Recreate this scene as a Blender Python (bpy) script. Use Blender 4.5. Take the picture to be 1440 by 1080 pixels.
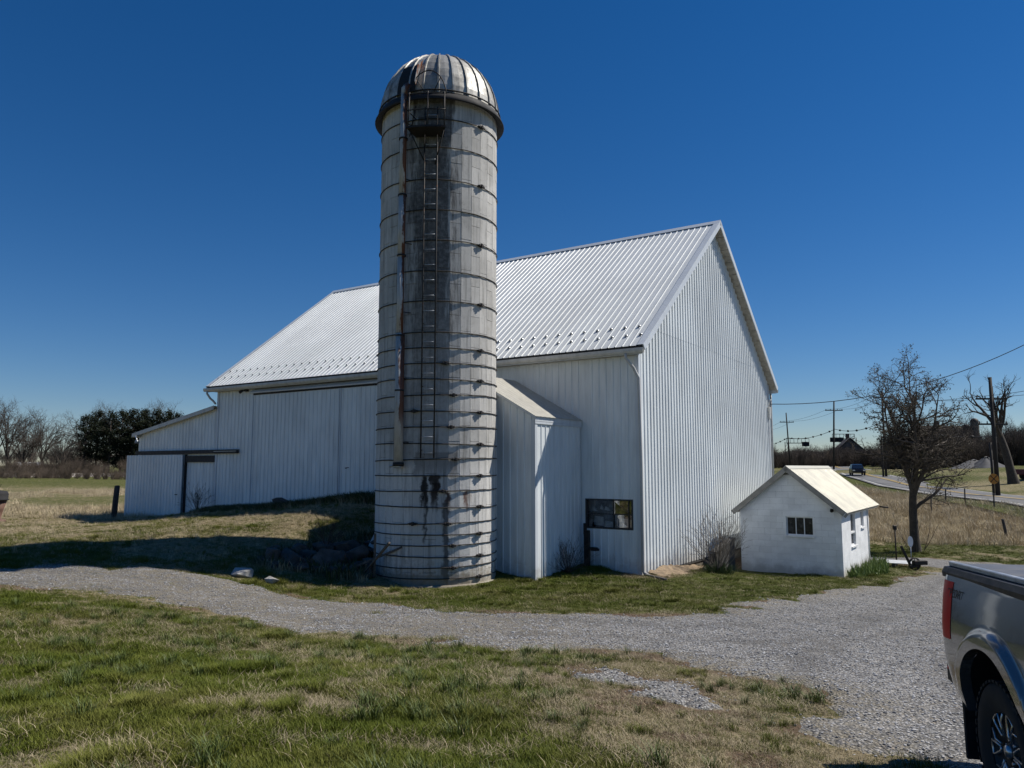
import bpy, bmesh, math, random
import numpy as np
from mathutils import Vector, Matrix
R = math.radians
scene = bpy.context.scene
for o_ in list(bpy.data.objects): bpy.data.objects.remove(o_)
COL = scene.collection

# ------------------------------------------------------------------ camera, sky, sun, exposure
SUN_AZ, SUN_EL = 13.0, 50.0            # azimuth measured from +X towards +Y
cam_d = bpy.data.cameras.new('camera'); cam_o = bpy.data.objects.new('camera', cam_d); COL.objects.link(cam_o)
cam_o.location = (0, 0, 1.65); cam_o.rotation_euler = (R(90 + 6.25), 0, 0)
cam_d.sensor_width = 36; cam_d.lens = 36 * 1068 / 1440; cam_d.clip_start = .05; cam_d.clip_end = 3000
scene.camera = cam_o
world = bpy.data.worlds.new('World'); scene.world = world; world.use_nodes = True
wn = world.node_tree; wn.nodes.clear()
sky = wn.nodes.new('ShaderNodeTexSky'); sky.sky_type = 'NISHITA'; sky.sun_disc = False
sky.sun_elevation = R(SUN_EL); sky.sun_rotation = R(90 - SUN_AZ)
sky.altitude = 100; sky.air_density = 1.0; sky.dust_density = 0.0; sky.ozone_density = 5.0
bg = wn.nodes.new('ShaderNodeBackground'); bg.inputs['Strength'].default_value = .060
wo = wn.nodes.new('ShaderNodeOutputWorld')
hs = wn.nodes.new('ShaderNodeHueSaturation'); hs.inputs['Saturation'].default_value = 1.30
tn = wn.nodes.new('ShaderNodeMix'); tn.data_type = 'RGBA'; tn.blend_type = 'MULTIPLY'; tn.inputs[0].default_value = 1; tn.inputs[7].default_value = (.96, .98, 1.12, 1)
wn.links.new(sky.outputs[0], hs.inputs['Color']); wn.links.new(hs.outputs[0], tn.inputs[6]); wn.links.new(tn.outputs[2], bg.inputs['Color']); wn.links.new(bg.outputs[0], wo.inputs['Surface'])
sun_dir = Vector((math.cos(R(SUN_AZ)) * math.cos(R(SUN_EL)), math.sin(R(SUN_AZ)) * math.cos(R(SUN_EL)), math.sin(R(SUN_EL))))
sl = bpy.data.lights.new('sun', 'SUN'); sl.energy = 5.0; sl.angle = R(.53); sl.color = (1, .945, .86)
so = bpy.data.objects.new('sun', sl); COL.objects.link(so); so.location = (30, 5, 40)
so.rotation_euler = sun_dir.to_track_quat('Z', 'Y').to_euler()
scene.view_settings.view_transform = 'Standard'; scene.view_settings.look = 'None'
scene.view_settings.exposure = 0.15; scene.view_settings.gamma = 1.0; scene.view_settings.use_curve_mapping = False
scene.render.engine = 'CYCLES'
scene.cycles.max_bounces = 6; scene.cycles.transparent_max_bounces = 8

# ------------------------------------------------------------------ helpers
rng = random.Random(7)
nrg = np.random.default_rng(7)

def tag(o, label=None, cat=None, group=None, kind=None):
    if label: o['label'] = label
    if cat: o['category'] = cat
    if group: o['group'] = group
    if kind: o['kind'] = kind
    return o

def empty(name, loc=(0, 0, 0), rz=0, label=None, cat=None, group=None):
    o = bpy.data.objects.new(name, None); COL.objects.link(o); o.location = loc
    o.rotation_euler = (0, 0, rz); o.empty_display_size = .2
    return tag(o, label, cat, group)

def link(name, me, mat=None, parent=None, loc=None, rot=None):
    o = bpy.data.objects.new(name, me); COL.objects.link(o)
    if mat is not None and not me.materials: me.materials.append(mat)
    if parent is not None: o.parent = parent
    if loc is not None: o.location = loc
    if rot is not None: o.rotation_euler = rot
    return o

def copy_tree(o, parent=None):
    c = o.copy(); COL.objects.link(c)
    if parent is not None: c.parent = parent
    for ch in list(o.children): copy_tree(ch, c)
    return c

class MB:
    """collects vertices and faces of one mesh"""
    def __init__(s): s.v = []; s.f = []; s.sm = []
    def add(s, vs, fs, smooth=False):
        b = len(s.v); s.v += [tuple(p) for p in vs]
        s.f += [tuple(i + b for i in f) for f in fs]; s.sm += [smooth] * len(fs)
    def box(s, x0, x1, y0, y1, z0, z1):
        s.add([(x0, y0, z0), (x1, y0, z0), (x1, y1, z0), (x0, y1, z0), (x0, y0, z1), (x1, y0, z1), (x1, y1, z1), (x0, y1, z1)],
              [(0, 3, 2, 1), (4, 5, 6, 7), (0, 1, 5, 4), (1, 2, 6, 5), (2, 3, 7, 6), (3, 0, 4, 7)])
    def cbox(s, x0, x1, y0, y1, z0, z1, c=.01):
        """box with chamfered edges"""
        vs = []
        for a in (0, 1):
            for b in (0, 1):
                for d in (0, 1):
                    X, Y, Z = (x0, x1)[a], (y0, y1)[b], (z0, z1)[d]
                    ix, iy, iz = (c if a == 0 else -c), (c if b == 0 else -c), (c if d == 0 else -c)
                    vs += [(X, Y + iy, Z + iz), (X + ix, Y, Z + iz), (X + ix, Y + iy, Z)]
        k = lambda a, b, d, i: ((a * 2 + b) * 2 + d) * 3 + i
        fs = []
        for a in (0, 1): fs.append((k(a, 0, 0, 0), k(a, 1, 0, 0), k(a, 1, 1, 0), k(a, 0, 1, 0)))
        for b in (0, 1): fs.append((k(0, b, 0, 1), k(1, b, 0, 1), k(1, b, 1, 1), k(0, b, 1, 1)))
        for d in (0, 1): fs.append((k(0, 0, d, 2), k(1, 0, d, 2), k(1, 1, d, 2), k(0, 1, d, 2)))
        for a in (0, 1):
            for b in (0, 1): fs.append((k(a, b, 0, 0), k(a, b, 1, 0), k(a, b, 1, 1), k(a, b, 0, 1)))
            for d in (0, 1): fs.append((k(a, 0, d, 0), k(a, 1, d, 0), k(a, 1, d, 2), k(a, 0, d, 2)))
        for b in (0, 1):
            for d in (0, 1): fs.append((k(0, b, d, 1), k(1, b, d, 1), k(1, b, d, 2), k(0, b, d, 2)))
            for a in (0, 1):
                for d in (0, 1):
                    if b == 0 or True: fs.append((k(a, b, d, 0), k(a, b, d, 1), k(a, b, d, 2)))
        s.add(vs, fs)
    def prism(s, poly, fn0, fn1):
        """poly: 2-D points; fn0/fn1 map a point to the two ends"""
        n = len(poly); vs = [fn0(p) for p in poly] + [fn1(p) for p in poly]
        fs = [tuple(range(n))[::-1], tuple(range(n, 2 * n))] + [(i, (i + 1) % n, n + (i + 1) % n, n + i) for i in range(n)]
        s.add(vs, fs)
    def tube(s, pts, rad, n=6, cap=True, smooth=True):
        pts = [Vector(p) for p in pts]
        if not hasattr(rad, '__len__'): rad = [rad] * len(pts)
        b = len(s.v); ref = None
        for i, p in enumerate(pts):
            d = (pts[min(i + 1, len(pts) - 1)] - pts[max(i - 1, 0)])
            if d.length < 1e-9: d = Vector((0, 0, 1))
            d.normalize()
            if ref is None: ref = Vector((1, 0, 0)) if abs(d.x) < .8 else Vector((0, 1, 0))
            a = (ref - d * ref.dot(d)).normalized(); c = d.cross(a); ref = a
            for k in range(n):
                t = 2 * math.pi * k / n; q = p + (a * math.cos(t) + c * math.sin(t)) * rad[i]
                s.v.append((q.x, q.y, q.z))
        for i in range(len(pts) - 1):
            for k in range(n):
                k2 = (k + 1) % n
                s.f.append((b + i * n + k, b + i * n + k2, b + (i + 1) * n + k2, b + (i + 1) * n + k)); s.sm.append(smooth)
        if cap:
            s.f.append(tuple(b + k for k in range(n))[::-1]); s.sm.append(False)
            e = b + (len(pts) - 1) * n; s.f.append(tuple(e + k for k in range(n))); s.sm.append(False)
    def lathe(s, prof, n=24, cx=0, cy=0, smooth=True, a0=0, a1=2 * math.pi, axis='z'):
        full = abs(a1 - a0 - 2 * math.pi) < 1e-6; m = n if full else n + 1; b = len(s.v)
        for r, z in prof:
            for k in range(m):
                t = a0 + (a1 - a0) * k / n; x, y = r * math.cos(t), r * math.sin(t)
                s.v.append((cx + x, cy + y, z) if axis == 'z' else (x, z, y))
        for i in range(len(prof) - 1):
            for k in range(n):
                k2 = (k + 1) % m
                s.f.append((b + i * m + k, b + i * m + k2, b + (i + 1) * m + k2, b + (i + 1) * m + k)); s.sm.append(smooth)
    def mesh(s, name):
        me = bpy.data.meshes.new(name); me.from_pydata(s.v, [], s.f)
        if any(s.sm): me.polygons.foreach_set('use_smooth', s.sm)
        me.update(); return me
    def build(s, name, mat, parent=None, loc=None, rot=None):
        return link(name, s.mesh(name), mat, parent, loc, rot)

# value noise in numpy (for masks and relief)
_tab = np.random.default_rng(11).random((256, 256))
def vnoise(x, y, sc=1.0, off=0.0):
    x = np.asarray(x, float) * sc + 37.3 + off; y = np.asarray(y, float) * sc + 91.7 + off * 1.7
    xi = np.floor(x).astype(int); yi = np.floor(y).astype(int); fx = x - xi; fy = y - yi
    fx = fx * fx * (3 - 2 * fx); fy = fy * fy * (3 - 2 * fy)
    a = _tab[xi % 256, yi % 256]; b = _tab[(xi + 1) % 256, yi % 256]; c = _tab[xi % 256, (yi + 1) % 256]; d = _tab[(xi + 1) % 256, (yi + 1) % 256]
    return (a * (1 - fx) + b * fx) * (1 - fy) + (c * (1 - fx) + d * fx) * fy
def fbm(x, y, sc=1.0, o=4, off=0.0):
    s = 0; a = .5; t = 0
    for i in range(o): s = s + a * vnoise(x, y, sc * 2 ** i, off + 13 * i); t += a; a *= .5
    return s / t
def sst(a, b, x): t = np.clip((x - a) / (b - a), 0, 1); return t * t * (3 - 2 * t)
def inpoly(x, y, poly):
    x = np.asarray(x); y = np.asarray(y); c = np.zeros(x.shape, bool); n = len(poly)
    for i in range(n):
        x0, y0 = poly[i]; x1, y1 = poly[(i + 1) % n]
        if y0 == y1: continue
        k = ((y0 > y) != (y1 > y)) & (x < (x1 - x0) * (y - y0) / (y1 - y0) + x0); c ^= k
    return c
def pdist(x, y, poly, closed=True):
    x = np.asarray(x, float); y = np.asarray(y, float); d = np.full(x.shape, 1e9); n = len(poly)
    for i in range(n if closed else n - 1):
        x0, y0 = poly[i]; x1, y1 = poly[(i + 1) % n]; dx, dy = x1 - x0, y1 - y0; l = dx * dx + dy * dy + 1e-12
        t = np.clip(((x - x0) * dx + (y - y0) * dy) / l, 0, 1)
        d = np.minimum(d, np.hypot(x - x0 - t * dx, y - y0 - t * dy))
    return d
def sdist(x, y, poly): d = pdist(x, y, poly); return np.where(inpoly(x, y, poly), d, -d)

# ------------------------------------------------------------------ node materials
class NT:
    def __init__(s, name):
        s.m = bpy.data.materials.new(name); s.m.use_nodes = True; s.t = s.m.node_tree; s.t.nodes.clear()
        s.out = s.t.nodes.new('ShaderNodeOutputMaterial')
        s.b = s.t.nodes.new('ShaderNodeBsdfPrincipled'); s.t.links.new(s.b.outputs[0], s.out.inputs[0])
    def n(s, ty, **kw):
        nd = s.t.nodes.new(ty)
        for k, v in kw.items():
            if hasattr(nd, k): setattr(nd, k, v)
        return nd
    def l(s, a, b): s.t.links.new(a, b)
    def val(s, sock, v):
        if hasattr(v, 'is_output') or isinstance(v, bpy.types.NodeSocket): s.l(v, sock)
        elif isinstance(v, (tuple, list)) and len(v) == 3 and sock.type == 'RGBA': sock.default_value = (*v, 1)
        else: sock.default_value = v
    def math(s, op, a, b=None, c=None, clamp=False):
        nd = s.n('ShaderNodeMath', operation=op, use_clamp=clamp); s.val(nd.inputs[0], a)
        if b is not None: s.val(nd.inputs[1], b)
        if c is not None: s.val(nd.inputs[2], c)
        return nd.outputs[0]
    def ramp(s, fac, lo, hi, a=0.0, b=1.0):
        nd = s.n('ShaderNodeMapRange', interpolation_type='SMOOTHSTEP'); s.val(nd.inputs[0], fac)
        for i, v in ((1, lo), (2, hi), (3, a), (4, b)): s.val(nd.inputs[i], v)
        return nd.outputs[0]
    def mix(s, fac, a, b, mode='MIX'):
        nd = s.n('ShaderNodeMix', data_type='RGBA', blend_type=mode); s.val(nd.inputs[0], fac); s.val(nd.inputs[6], a); s.val(nd.inputs[7], b)
        return nd.outputs[2]
    def pos(s): return s.n('ShaderNodeNewGeometry').outputs['Position']
    def obj(s): return s.n('ShaderNodeTexCoord').outputs['Object']
    def mapv(s, v, sc=(1, 1, 1), loc=(0, 0, 0), rot=(0, 0, 0)):
        nd = s.n('ShaderNodeMapping'); s.l(v, nd.inputs[0]); nd.inputs[1].default_value = loc; nd.inputs[2].default_value = rot; nd.inputs[3].default_value = sc
        return nd.outputs[0]
    def noise(s, v, sc=5, det=4, rough=.55, dist=0):
        nd = s.n('ShaderNodeTexNoise'); s.l(v, nd.inputs['Vector']); nd.inputs['Scale'].default_value = sc; nd.inputs['Detail'].default_value = det
        nd.inputs['Roughness'].default_value = rough; nd.inputs['Distortion'].default_value = dist
        return nd.outputs[0]
    def voro(s, v, sc=5, out='Color', feature='F1'):
        nd = s.n('ShaderNodeTexVoronoi', feature=feature); s.l(v, nd.inputs['Vector']); nd.inputs['Scale'].default_value = sc
        return nd.outputs[out]
    def sep(s, v):
        nd = s.n('ShaderNodeSeparateXYZ'); s.l(v, nd.inputs[0]); return nd.outputs
    def attr(s, name, out='Fac'):
        nd = s.n('ShaderNodeAttribute'); nd.attribute_name = name; return nd.outputs[out]
    def rand(s): return s.n('ShaderNodeObjectInfo').outputs['Random']
    def bump(s, h, st=.3, d=.02):
        nd = s.n('ShaderNodeBump'); nd.inputs['Strength'].default_value = st; nd.inputs['Distance'].default_value = d; s.l(h, nd.inputs['Height'])
        s.l(nd.outputs[0], s.b.inputs['Normal']); return nd
    def set(s, **kw):
        for k, v in kw.items(): s.val(s.b.inputs[k.replace('_', ' ')], v)
        return s

def simple(name, col, rough=.6, metal=0.0, var=.18, sc=3.0, bump=.0, bsc=60, bd=.01, rvar=.1, world_space=True, obj_rand=0.0, dirt=None):
    t = NT(name); v = t.pos() if world_space else t.obj()
    a = t.noise(v, sc, 5, .6)
    k = t.ramp(a, .3, .7, 1 - var, 1 + var)
    if obj_rand: k = t.math('MULTIPLY', k, t.ramp(t.rand(), 0, 1, 1 - obj_rand, 1 + obj_rand))
    c = t.mix(1.0, col, k, 'MULTIPLY')
    if dirt:
        f = t.ramp(t.noise(v, dirt[1], 6, .65), dirt[2], dirt[3]); c = t.mix(f, c, dirt[0])
    t.set(Base_Color=c, Metallic=metal, Roughness=t.ramp(a, .2, .8, max(.02, rough - rvar), min(1, rough + rvar)))
    if bump: t.bump(t.noise(v, bsc, 4, .6), bump, bd)
    return t.m

# ------------------------------------------------------------------ terrain
_CP = np.array([(0,0,0),(-6,0,.15),(6.5,0,-.45),(0,4,-.05),(-4,5,-.05),(-8,6,.0),(2.6,5.2,-.45),(4.0,4.7,-.50),(6,5,-.6),(2.6,1.3,-.37),(4.4,1.2,-.42),(1.2,1.5,-.12),(0,7,-.35),(-5,8,-.35),(4,8,-.7),(8,9,-1.0),
(0,10,-.75),(-4.3,11,-.71),(-8.1,12,-.42),(-2,10.5,-.8),(1.2,10,-.78),(-16,13,-.3),(-22,18,-.35),
(-12,16.7,-.55),(-12,19.9,-.32),(-7.5,17.7,-.69),(-7.5,20.9,-.23),(-4.6,18.6,-1.1),(-2,18.6,-1.27),(-.3,19.4,-1.29),(0.6,20.3,-1.3),(3.6,21.3,-1.3),(3,17,-1.28),(0,15,-1.1),(6,18,-1.4),
(10.5,24.4,-1.8),(7.9,26.2,-1.8),(13.5,29,-1.95),(14,22,-1.9),(12,17,-1.65),(16,28,-2.1),(20,32,-2.3),(15,35,-2.1),(11,32.6,-1.7),(6,25,-1.5),(5,22.5,-1.4),
(18.4,34.8,-2.2),(24,42,-2.3),(30,45,-1.7),(36,52,-.95),(37,65,-.8),(41,80,-.4),(47,100,.4),(62,140,1.3),(100,230,2.),(44,60,-.6),(54,80,.6),(70,110,1.6),
(-16.6,32,-.6),(-20,30,-.5),(-25,25,-.35),(-30,40,-.4),(-35,61,-.3),(-40,100,.0),(-80,180,.4),(-120,300,1),(0,60,-.3),(0,120,.3),(40,160,1.2),(0,300,2),(150,150,3),(150,300,4),(-150,100,0),(-150,0,.5),(100,0,-1),(-60,0,.6),(60,20,-1.8),(0,-30,1),(150,60,1),(-100,-50,1),(100,-60,0),(20,10,-1.7),(28,25,-2.1),
(-5.06,27.2,.5),(-6.3,28,.35),(-8.9,29.75,.1),(-12.4,32.1,-.1),(-14.3,33.4,-.35),(-17.9,35.8,-.6),(-5.5,24,.22),(-8,24,0),(-11,26,-.15),(-9.5,22.5,-.15),(-4.3,21.8,-.5),(-4.2,24,.15),(-14,30,-.4),(0,30,0),(5,40,-.3),(-10,45,-.4)], float)
_P, _Z = _CP[:, :2], _CP[:, 2]
def _fit():
    n = len(_P); D = np.linalg.norm(_P[:, None] - _P[None], axis=2)
    A = np.zeros((n + 3, n + 3)); A[:n, :n] = -np.sqrt(D * D + 2.0) - np.eye(n) * .02
    A[:n, n] = 1; A[:n, n + 1:] = _P; A[n, :n] = 1; A[n + 1:, :n] = _P.T
    return np.linalg.solve(A, np.r_[_Z, 0, 0, 0])
_CO = _fit()
def G(x, y):
    """height of the ground"""
    x = np.asarray(x, float); y = np.asarray(y, float); s = x.shape; q = np.c_[x.ravel(), y.ravel()]; n = len(_P); o = np.empty(len(q))
    for i in range(0, len(q), 20000):
        b = q[i:i + 20000]; D = ((b[:, None] - _P[None]) ** 2).sum(2)
        o[i:i + 20000] = -np.sqrt(D + 2.0) @ _CO[:n] + _CO[n] + b @ _CO[n + 1:]
    r = np.hypot(q[:, 0], q[:, 1]); w = sst(230, 420, r)
    return (o * (1 - w) + 2.0 * w).reshape(s)
def g1(x, y): return float(G(np.array([x]), np.array([y]))[0])

FAR_EDGE = [(-40, 20.5), (-20, 18.5), (-11.45, 17.32), (-9.1, 17.4), (-7.63, 17.7), (-6.28, 17.57), (-4.59, 16.74), (-2.93, 16.06), (-1.38, 15.16), (.4, 14.62), (2.42, 14.73), (4.11, 15.53), (5.3, 17.08), (7.16, 19.1), (9.4, 21.41), (12.03, 24.32), (14.25, 26.8)]
DRIVE = FAR_EDGE + [(15.5, 27.9), (15.9, 29.0), (14.9, 29.7), (13.7, 30.2), (12.6, 31.6), (13.6, 33.0), (15.39, 32.83), (18.52, 33.04), (20.61, 31.18), (30, 27), (34, 18), (32, -8), (1.2, -8), (1.7, 0), (2.2, 4), (2.55, 5.59), (2.5, 6.06), (2.29, 6.38), (2.44, 7.14), (3.16, 7.79), (3.09, 8.35), (2.69, 9.03), (2.38, 9.76), (1.67, 10.22), (1.05, 10.55), (0, 10.96), (-1.25, 11.45), (-2.34, 11.73), (-3.58, 12.29), (-5.06, 13.22), (-6.55, 13.79), (-8.14, 14.35), (-9.43, 14.31), (-16, 15.2), (-40, 17)]
PATCH = [(.55, 8.75), (1.21, 8.95), (1.72, 8.5), (1.98, 7.75), (1.75, 7.1), (1.36, 7.15), (.85, 7.75)]
BARE = [(.2, 9.3), (1.4, 10.0), (2.5, 9.2), (3.0, 8.0), (2.5, 6.9), (2.6, 5.4), (1.6, 4.6), (.9, 5.2), (.2, 6.4), (-.1, 7.8)]
RFIELD = [(17.5, 39), (24, 40), (30, 36), (44, 30), (60, 40), (34.5, 45), (33.2, 55), (34, 70), (36, 85), (20, 60), (12, 42)]
C0 = Vector((3.584, 21.416, 0)); TH = R(146.2); UX = Vector((math.cos(TH), math.sin(TH), 0)); WX = Vector((math.sin(TH), -math.cos(TH), 0))
def footprint(x0, x1, y0, y1, o=C0):
    return [tuple((o + UX * a - WX * b)[:2]) for a, b in ((x0, y0), (x1, y0), (x1, y1), (x0, y1))]
BARN_FP = footprint(0, 25.4, -13.4, 0)
MILK0 = Vector((10.522, 24.585, -1.8))
MILK_FP = footprint(-.05, 3.3, -4.8, .05, MILK0)

def drive_m(x, y): return sst(-.28, .28, sdist(x, y, DRIVE) + (fbm(x, y, 1.3, 5) - .5) * 1.5)
def patch_m(x, y): return sst(-.2, .2, sdist(x, y, PATCH) + (fbm(x, y, 2.3, 4, 5) - .5) * 1.3)
def relief(x, y):
    r = np.hypot(x, y - 8); return (fbm(x, y, 1.6, 4, 3) - .5) * .10 * (1 - sst(30, 60, r)) + (fbm(x, y, .07, 3, 8) - .5) * .8 * sst(50, 110, r)
def dryness(x, y):
    """how dead the grass is, 0 green .. 1 straw"""
    near = sst(.47, .66, fbm(x, y, .55, 4, 21)) * .30 + sst(.58, .70, fbm(x, y, 1.7, 3, 4)) * .62
    near = np.maximum(near, .85 * sst(-.7, .5, sdist(x, y, BARE) + (fbm(x, y, 1.1, 3, 9) - .5) * 1.6))
    lane = pdist(x, y, DRIVE); near = np.maximum(near, .7 * (1 - sst(.1, .9, lane)) * sst(.3, .6, fbm(x, y, .8, 3, 2)))
    near = np.maximum(near, .6 * np.exp(-((y - (11.9 - .55 * (x + 3.5) - 1.3)) / .55) ** 2) * sst(-8, -5, x) * (1 - sst(-2.2, 0, x)))
    strip_ = sst(14.0, 15.5, y) * (1 - sst(25, 27, y)) * sst(-3.6, -2.0, x) * (1 - sst(14, 16, x)); near = near * (1 - .72 * strip_) + .10 * strip_
    bank = .45 + .5 * sst(.35, .7, fbm(x, y, .5, 3, 6))
    nb = near * 0 + bank
    isb = sst(17.2, 19.5, y + .0 * x) * (1 - sst(-3.5, -1, x)); d = near * (1 - isb) + nb * isb
    lf = sst(30, 36, y + .15 * x + 5) * (1 - sst(-14, -8, x))
    band = .42 + .5 * sst(.36, .60, fbm(x * .30, y, .17, 4, 31)) + .30 * sst(.45, .7, fbm(x, y, .35, 4, 33)); band = band * (1 - sst(60, 78, y)) + .28 * sst(60, 78, y)
    d = d * (1 - lf) + band * lf
    rf = sst(-1.2, 1.2, sdist(x, y, RFIELD)); d = np.maximum(d, rf * (.75 + .25 * vnoise(x, y, .9)))
    hill = sst(40, 46, x) * sst(50, 60, y); d = d * (1 - hill) + hill * (.25 + .4 * sst(.4, .65, fbm(x, y, .08, 3, 12)))
    far = sst(85, 120, y) * (1 - sst(30, 45, x)) * sst(-30, -20, x); d = d * (1 - far) + .5 * far
    return np.clip(d, 0, 1)
def dirtness(x, y):
    b = .8 * sst(-.3, .6, sdist(x, y, BARE) + (fbm(x, y, 1.5, 4, 17) - .5) * 2.0) * sst(.4, .62, fbm(x, y, 2.2, 3, 19))
    e = (1 - sst(.0, .55, pdist(x, y, DRIVE))) * sst(.42, .62, fbm(x, y, .9, 3, 25)) * .9
    g = (1 - sst(.2, 1.3, pdist(x, y, BARN_FP[1:2] + BARN_FP[1:2]) * 0 + pdist(x, y, [BARN_FP[0], BARN_FP[3]], False)))
    h = np.exp(-(pdist(x, y, [(-1.8, 11.55), (.2, 10.95), (1.5, 10.35), (2.3, 9.8)], False) / .38) ** 2) * sst(.30, .50, fbm(x, y, 1.4, 3, 44)) * 1.1
    return np.clip(np.maximum(np.maximum(np.maximum(b, e), g * .9), h), 0, 1)

def lines(lo, f0, f1, hi, st, gr):
    c = list(np.arange(f0, f1 + 1e-6, st)); s = st; p = f1
    while p < hi: s *= gr; p += s; c.append(p)
    s = st; p = f0; a = []
    while p > lo: s *= gr; p -= s; a.append(p)
    return np.array(a[::-1] + c)
gx = lines(-1500, -14, 21, 1500, .2, 1.11); gy = lines(-300, 3, 34, 2200, .2, 1.11)
X, Y = np.meshgrid(gx, gy, indexing='ij'); Zg = G(X, Y) + relief(X, Y)
bm_in = sst(-.6, .3, sdist(X, Y, footprint(.5, 18.8, -12.9, -.5)))
Zg = Zg * (1 - bm_in) + (np.minimum(Zg, -1.3)) * bm_in
nx, ny = X.shape; idx = np.arange(nx * ny).reshape(nx, ny)
F = np.stack([idx[:-1, :-1], idx[1:, :-1], idx[1:, 1:], idx[:-1, 1:]], -1).reshape(-1, 4)
me = bpy.data.meshes.new('ground'); me.from_pydata(np.c_[X.ravel(), Y.ravel(), Zg.ravel()].tolist(), [], F.tolist())
me.polygons.foreach_set('use_smooth', [True] * len(F))
for nm, fn in (('dry', dryness), ('dirt', dirtness)):
    a = me.attributes.new(nm, 'FLOAT', 'POINT'); a.data.foreach_set('value', fn(X, Y).ravel().astype(np.float32))

t = NT('lawn_soil'); p = t.pos(); d = t.attr('dry'); di = t.attr('dirt')
fine = t.noise(p, 26, 4, .65); mid = t.noise(p, 3.5, 5, .6); big = t.noise(p, .35, 4, .6)
dd = t.math('ADD', d, t.ramp(mid, .25, .75, -.30, .30)); dd = t.math('ADD', dd, t.ramp(fine, .3, .7, -.25, .25))
green = t.mix(t.ramp(big, .3, .7), (.062, .080, .011), (.105, .112, .022)); green = t.mix(t.ramp(fine, .25, .75), t.mix(.5, green, (.02, .026, .008)), green)
straw = t.mix(t.ramp(fine, .3, .7), (.15, .115, .062), (.36, .30, .185))
c = t.mix(t.ramp(dd, .25, .85), green, straw)
soil = t.mix(t.ramp(fine, .3, .7), (.055, .036, .024), (.21, .145, .095))
c = t.mix(t.ramp(t.math('ADD', di, t.ramp(fine, .3, .7, -.2, .2)), .35, .7), c, soil)
t.set(Base_Color=c, Roughness=.95); t.b.inputs['Specular IOR Level'].default_value = .15
t.bump(t.math('ADD', t.noise(p, 40, 5, .7), t.math('MULTIPLY', mid, .6)), .9, .05)
M_GROUND = t.m
tag(link('ground', me, M_GROUND), kind='structure')

# gravel
t = NT('gravel'); p = t.pos(); w = t.n('ShaderNodeVectorMath', operation='ADD'); t.l(p, w.inputs[0])
nz = t.n('ShaderNodeTexNoise'); t.l(p, nz.inputs['Vector']); nz.inputs['Scale'].default_value = 30; sc_ = t.n('ShaderNodeVectorMath', operation='SCALE'); t.l(nz.outputs['Color'], sc_.inputs[0]); sc_.inputs['Scale'].default_value = .02; t.l(sc_.outputs[0], w.inputs[1])
pv = w.outputs[0]
c1 = t.voro(pv, 34, 'Color'); s1 = t.sep(c1); d1 = t.voro(pv, 34, 'Distance'); c2 = t.sep(t.voro(pv, 85, 'Color'))
tone = t.math('ADD', t.math('MULTIPLY', s1[0], .62), t.math('MULTIPLY', c2[1], .38))
c = t.mix(t.ramp(tone, .12, .92), (.085, .084, .083), (.50, .49, .475))
c = t.mix(t.ramp(s1[2], .78, .95, 0, .55), c, (.30, .245, .18))
c = t.mix(t.ramp(d1, .25, .75, 0, .75), c, (.05, .048, .046))
mid = t.noise(p, .9, 5, .62); c = t.mix(1.0, c, t.ramp(mid, .3, .7, .78, 1.16), 'MULTIPLY')
c = t.mix(t.math('MULTIPLY', t.attr('track'), t.ramp(t.noise(p, 2.2, 4, .6), .25, .6, .2, 1)), c, t.mix(.62, c, (.055, .052, .050)))
old = t.attr('old'); c = t.mix(t.math('MULTIPLY', old, t.ramp(t.noise(p, 7, 5, .7), .40, .60)), c, t.mix(t.ramp(t.noise(p, 45, 3), .3, .7), (.10, .086, .058), (.27, .235, .17)))
t.set(Base_Color=c, Roughness=.88)
t.bump(t.math('SUBTRACT', t.math('MULTIPLY', s1[1], .6), d1), 1.0, .025)
M_GRAVEL = t.m

def sheet(name, mask, bbox, st, hi=.024, lo=-.07, old=None):
    x = np.arange(bbox[0], bbox[1], st); y = np.arange(bbox[2], bbox[3], st); X, Y = np.meshgrid(x, y, indexing='ij'); m = mask(X, Y)
    keep = m > .001; cell = keep[:-1, :-1] | keep[1:, :-1] | keep[1:, 1:] | keep[:-1, 1:]
    idx = np.arange(X.size).reshape(X.shape); F = np.stack([idx[:-1, :-1], idx[1:, :-1], idx[1:, 1:], idx[:-1, 1:]], -1)[cell]
    u, inv = np.unique(F, return_inverse=True); F = inv.reshape(F.shape)
    xs, ys, ms = X.ravel()[u], Y.ravel()[u], m.ravel()[u]
    z = G(xs, ys) + relief(xs, ys) * (1 - .25 * ms) + lo + (hi - lo) * ms + (vnoise(xs, ys, 4.0, 2) - .5) * .012
    me = bpy.data.meshes.new(name); me.from_pydata(np.c_[xs, ys, z].tolist(), [], F.tolist()); me.polygons.foreach_set('use_smooth', [True] * len(F))
    a = me.attributes.new('old', 'FLOAT', 'POINT'); a.data.foreach_set('value', (old(xs, ys) if old else xs * 0).astype(np.float32))
    a = me.attributes.new('track', 'FLOAT', 'POINT'); a.data.foreach_set('value', trackf(xs, ys).astype(np.float32))
    return tag(link(name, me, M_GRAVEL), kind='structure')
TR = [(-40, 18.7), (-12, 15.9), (-7, 15.6), (-3.5, 14.1), (0, 12.9), (3.5, 12.6), (7, 14.6), (11, 18.8), (16, 24.5), (24, 28)]
TR2 = [(1.9, 0), (3.2, 6.5), (4.6, 10), (7.2, 14), (11, 19.5), (15.5, 25.5)]
def trackf(x, y):
    o = 0
    for P_, w in ((TR, .8), (TR2, .85)):
        dd = np.abs(pdist(x, y, P_, False) - w) + (fbm(x, y, .8, 2, 70) - .5) * .25; o = np.maximum(o, np.exp(-(dd / .22) ** 2) * .8)
    return o
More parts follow.
